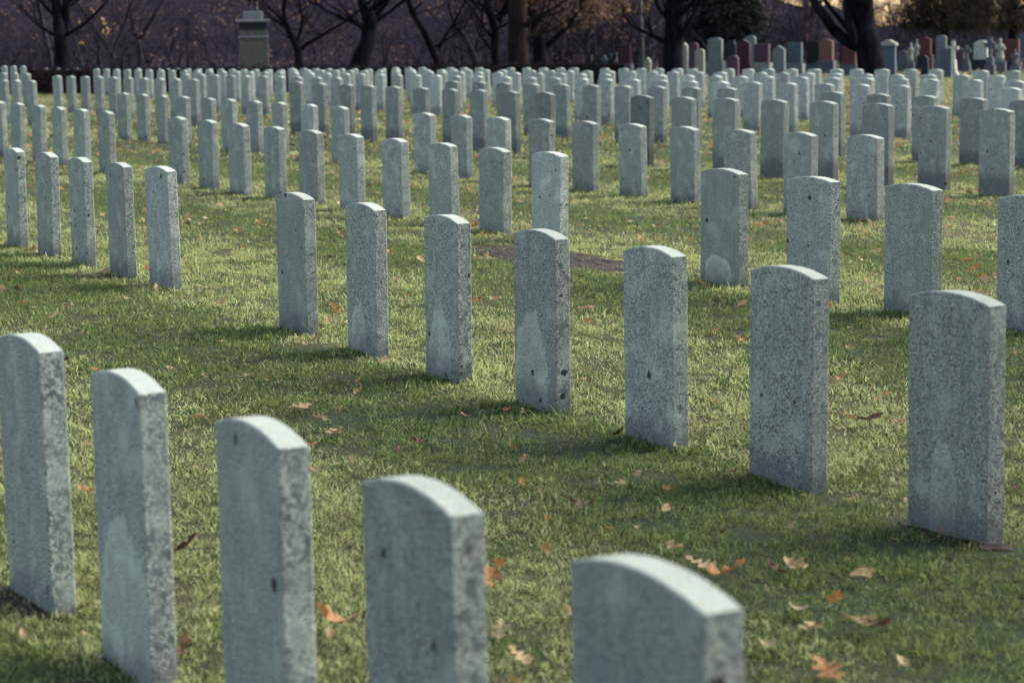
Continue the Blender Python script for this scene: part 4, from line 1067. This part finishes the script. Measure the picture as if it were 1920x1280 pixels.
# (px, py, colour, shape, size, upright, where)
LEAVES = [
 (165, 618, 'tan', 1, .9, .3, 'left of the gap in the second row'), (62, 585, 'tan', 2, .8, .1, 'near the left edge below the second row'), (415, 649, 'tan', 2, .8, .1, 'below the gap in the second row'),
 (285, 601, 'pale', 4, .6, .1, 'below the smooth pale headstone by the gap'), (620, 492, 'red', 1, 1.2, .4, 'between the first two stones after the second row gap'), (565, 777, 'tan', 0, 1.6, .2, 'upper of the pair above the blurred middle headstone'),
 (598, 795, 'brown', 1, .9, .3, 'curled beside the big tan leaf above the middle headstone'), (628, 826, 'tan', 0, 1.7, .2, 'right of the blurred middle headstone top, biggest there'), (370, 799, 'tan', 4, 1.2, .4, 'left of the blurred middle headstone top'),
 (345, 1050, 'red', 3, 1.4, .5, 'between second and middle headstones of the nearest row'), (165, 846, 'tan', 1, .7, .4, 'between the two leftmost nearest headstones'), (122, 690, 'red', 1, .9, .7, 'touching the leftmost nearest headstone'),
 (178, 703, 'orange', 2, .8, .3, 'behind top of the second nearest headstone'), (320, 704, 'tan', 1, .7, .6, 'upright, above the second nearest headstone'), (785, 846, 'red', 3, 1.0, .5, 'in dark grass in the middle of the lawn'),
 (755, 571, 'tan', 2, .9, .1, 'between second and third stones after the second row gap'), (936, 628, 'pale', 4, .8, .2, 'left of the stone with the broad pale arch'), (1104, 588, 'tan', 4, 1.2, .15, 'right of the stone with the broad pale arch'),
 (1102, 614, 'orange', 1, .9, .5, 'upright beside the broad arch headstone'), (1158, 830, 'red', 3, .9, .6, 'left of the even grey headstone foot'), (1156, 922, 'tan', 0, 1.0, .1, 'flat in shade below the even grey headstone'),
 (1088, 966, 'brown', 3, 1.2, .4, 'in mid lawn right of the out of focus headstone'), (1024, 1050, 'orange', 1, .8, .5, 'small, above the very blurred headstone'), (924, 1104, 'orange', 1, 1.4, 1.1, 'standing against the out of focus headstone'),
 (938, 1200, 'pale', 2, 1.2, .15, 'flat beside the out of focus headstone'), (974, 1257, 'tan', 0, 1.1, .7, 'standing near the bottom edge, left of the very blurred headstone'), (1142, 1006, 'orange', 2, .7, .3, 'small, in lawn above the very blurred headstone'),
 (1270, 1046, 'tan', 1, 1.0, .3, 'smaller one above the very blurred headstone top'), (1312, 1077, 'tan', 0, 1.35, .3, 'largest, just behind the very blurred headstone top'), (1366, 1096, 'orange', 3, 1.4, .5, 'curled, right of the largest leaf by the very blurred headstone'),
 (1450, 1090, 'red', 1, .9, 1.0, 'upright in the dark grass at lower right'), (1488, 1085, 'tan', 3, 1.3, .4, 'curled in the dark grass at lower right'), (1617, 1100, 'green', 4, 1.1, .3, 'long and curled at lower right'),
 (1567, 1155, 'orange', 1, 1.1, 1.1, 'upright at lower right'), (1521, 1200, 'tan', 0, 1.5, .25, 'lobed and well lit at lower right'), (1608, 1192, 'green', 4, 1.3, .6, 'long and folded at lower right'),
 (1642, 1198, 'brown', 3, 1.1, .4, 'beside the long folded leaf at lower right'), (1440, 1229, 'pale', 4, .7, .3, 'small, right of the very blurred headstone side'), (1500, 1161, 'pale', 4, .9, .1, 'flat above the lobed leaf at lower right'),
 (1634, 803, 'brown', 4, 1.4, .5, 'long and dark left of the largest bluish headstone'), (1685, 805, 'tan', 4, .8, .3, 'touching the largest bluish headstone'), (1340, 634, 'orange', 0, 1.0, .7, 'bright, left of the streaked headstone, upper one'),
 (1388, 652, 'orange', 3, 1.1, .6, 'bright, touching the streaked headstone'), (1576, 722, 'orange', 1, .9, .7, 'right of the streaked headstone'), (1655, 757, 'orange', 2, 1.2, .4, 'dull, between the two right headstones of second row'),
 (1598, 624, 'tan', 1, .7, .5, 'small, between the two right headstones of second row'), (1620, 498, 'tan', 4, .9, .3, 'behind the second row in front of third row stones'), (1633, 522, 'orange', 1, .8, .7, 'small, between two right third row stones'),
 (1832, 514, 'orange', 3, 1.3, .7, 'rusty, right of the third row stones'), (1815, 496, 'orange', 4, 1.0, .3, 'flat, right of the third row stones'), (620, 1196, 'orange', 3, 1.6, .9, 'curled and standing right of the middle nearest headstone'),
 (340, 1246, 'brown', 3, 1.4, .5, 'by the foot of the second nearest headstone'), (160, 937, 'orange', 1, .9, .5, 'between the two leftmost nearest headstones, lower one'), (1212, 415, 'tan', 2, 1.0, .3, 'in front of the third row gap'),
 (1180, 421, 'tan', 2, .9, .1, 'on the left of the third row gap'), (374, 423, 'tan', 2, 1.1, .1, 'in the gap of the second row, paler one'), (345, 426, 'red', 1, 1.1, .4, 'in the gap of the second row, darker one'),
 (636, 440, 'red', 1, 1.1, .5, 'behind the first stone after the second row gap'), (1550, 1277, 'orange', 2, 1.6, .2, 'at the bottom edge, right of the very blurred headstone'), (1300, 1186, 'tan', 2, .7, .2, 'hidden behind the very blurred headstone side'),
]
lrng = random.Random(9)
def put_leaf(px, py, col, shp, size, up_, where=None):
    p = on_ground(px, py)
    o = link('fallen_leaf', leaf_mesh(shp, col))
    o.scale = (size * .55,) * 3
    o.rotation_euler = (lrng.gauss(0, .2), -up_ * .55 + lrng.gauss(0, .1), lrng.uniform(0, 6.283))
    o.location = (p.x, p.y, p.z + .030 + .03 * size * math.sin(min(1.5, up_ * .6)))
    return o
CNAME = {'tan': 'tan', 'orange': 'orange', 'brown': 'brown', 'red': 'dark reddish', 'pale': 'pale straw coloured', 'green': 'ochre'}
for (px, py, col, shp, size, up_, where) in LEAVES:
    if where.startswith('hidden'): continue
    o = put_leaf(px, py, col, shp, size, up_)
    tag(o, f'{CNAME[col]} fallen leaf, {where}', 'leaf', 'fallen leaves on the lawn')

def litter():
    """the many small, far or broken leaves: one litter over the lawn"""
    rng = np.random.default_rng(3)
    protos = []
    for i, c in enumerate(['tan', 'orange', 'brown', 'tan', 'tan', 'pale']):
        me = oak_leaf(*SHAPES[i]); me.materials.append(LMAT[c]); protos.append(me)
    P1 = lawn_points(rng, 3, 14, 4.0); P2 = lawn_points(rng, 14, 34, 2.4); P3 = lawn_points(rng, 34, 85, 2.4); P4 = lawn_points(rng, 85, 112, .8)
    s = np.concatenate([rng.uniform(.2, .38, len(P1)), rng.uniform(.35, .75, len(P2)), rng.uniform(.6, 1.2, len(P3)), rng.uniform(.8, 1.6, len(P4))])
    P_ = np.concatenate([P1, P2, P3, P4]); P_[:, 2] += .03
    o = scatter_object('leaf_litter', P_, s, .45, rng, protos)
    tag(o, 'scattered small and far away brown leaves over the lawn', kind='stuff')
litter()
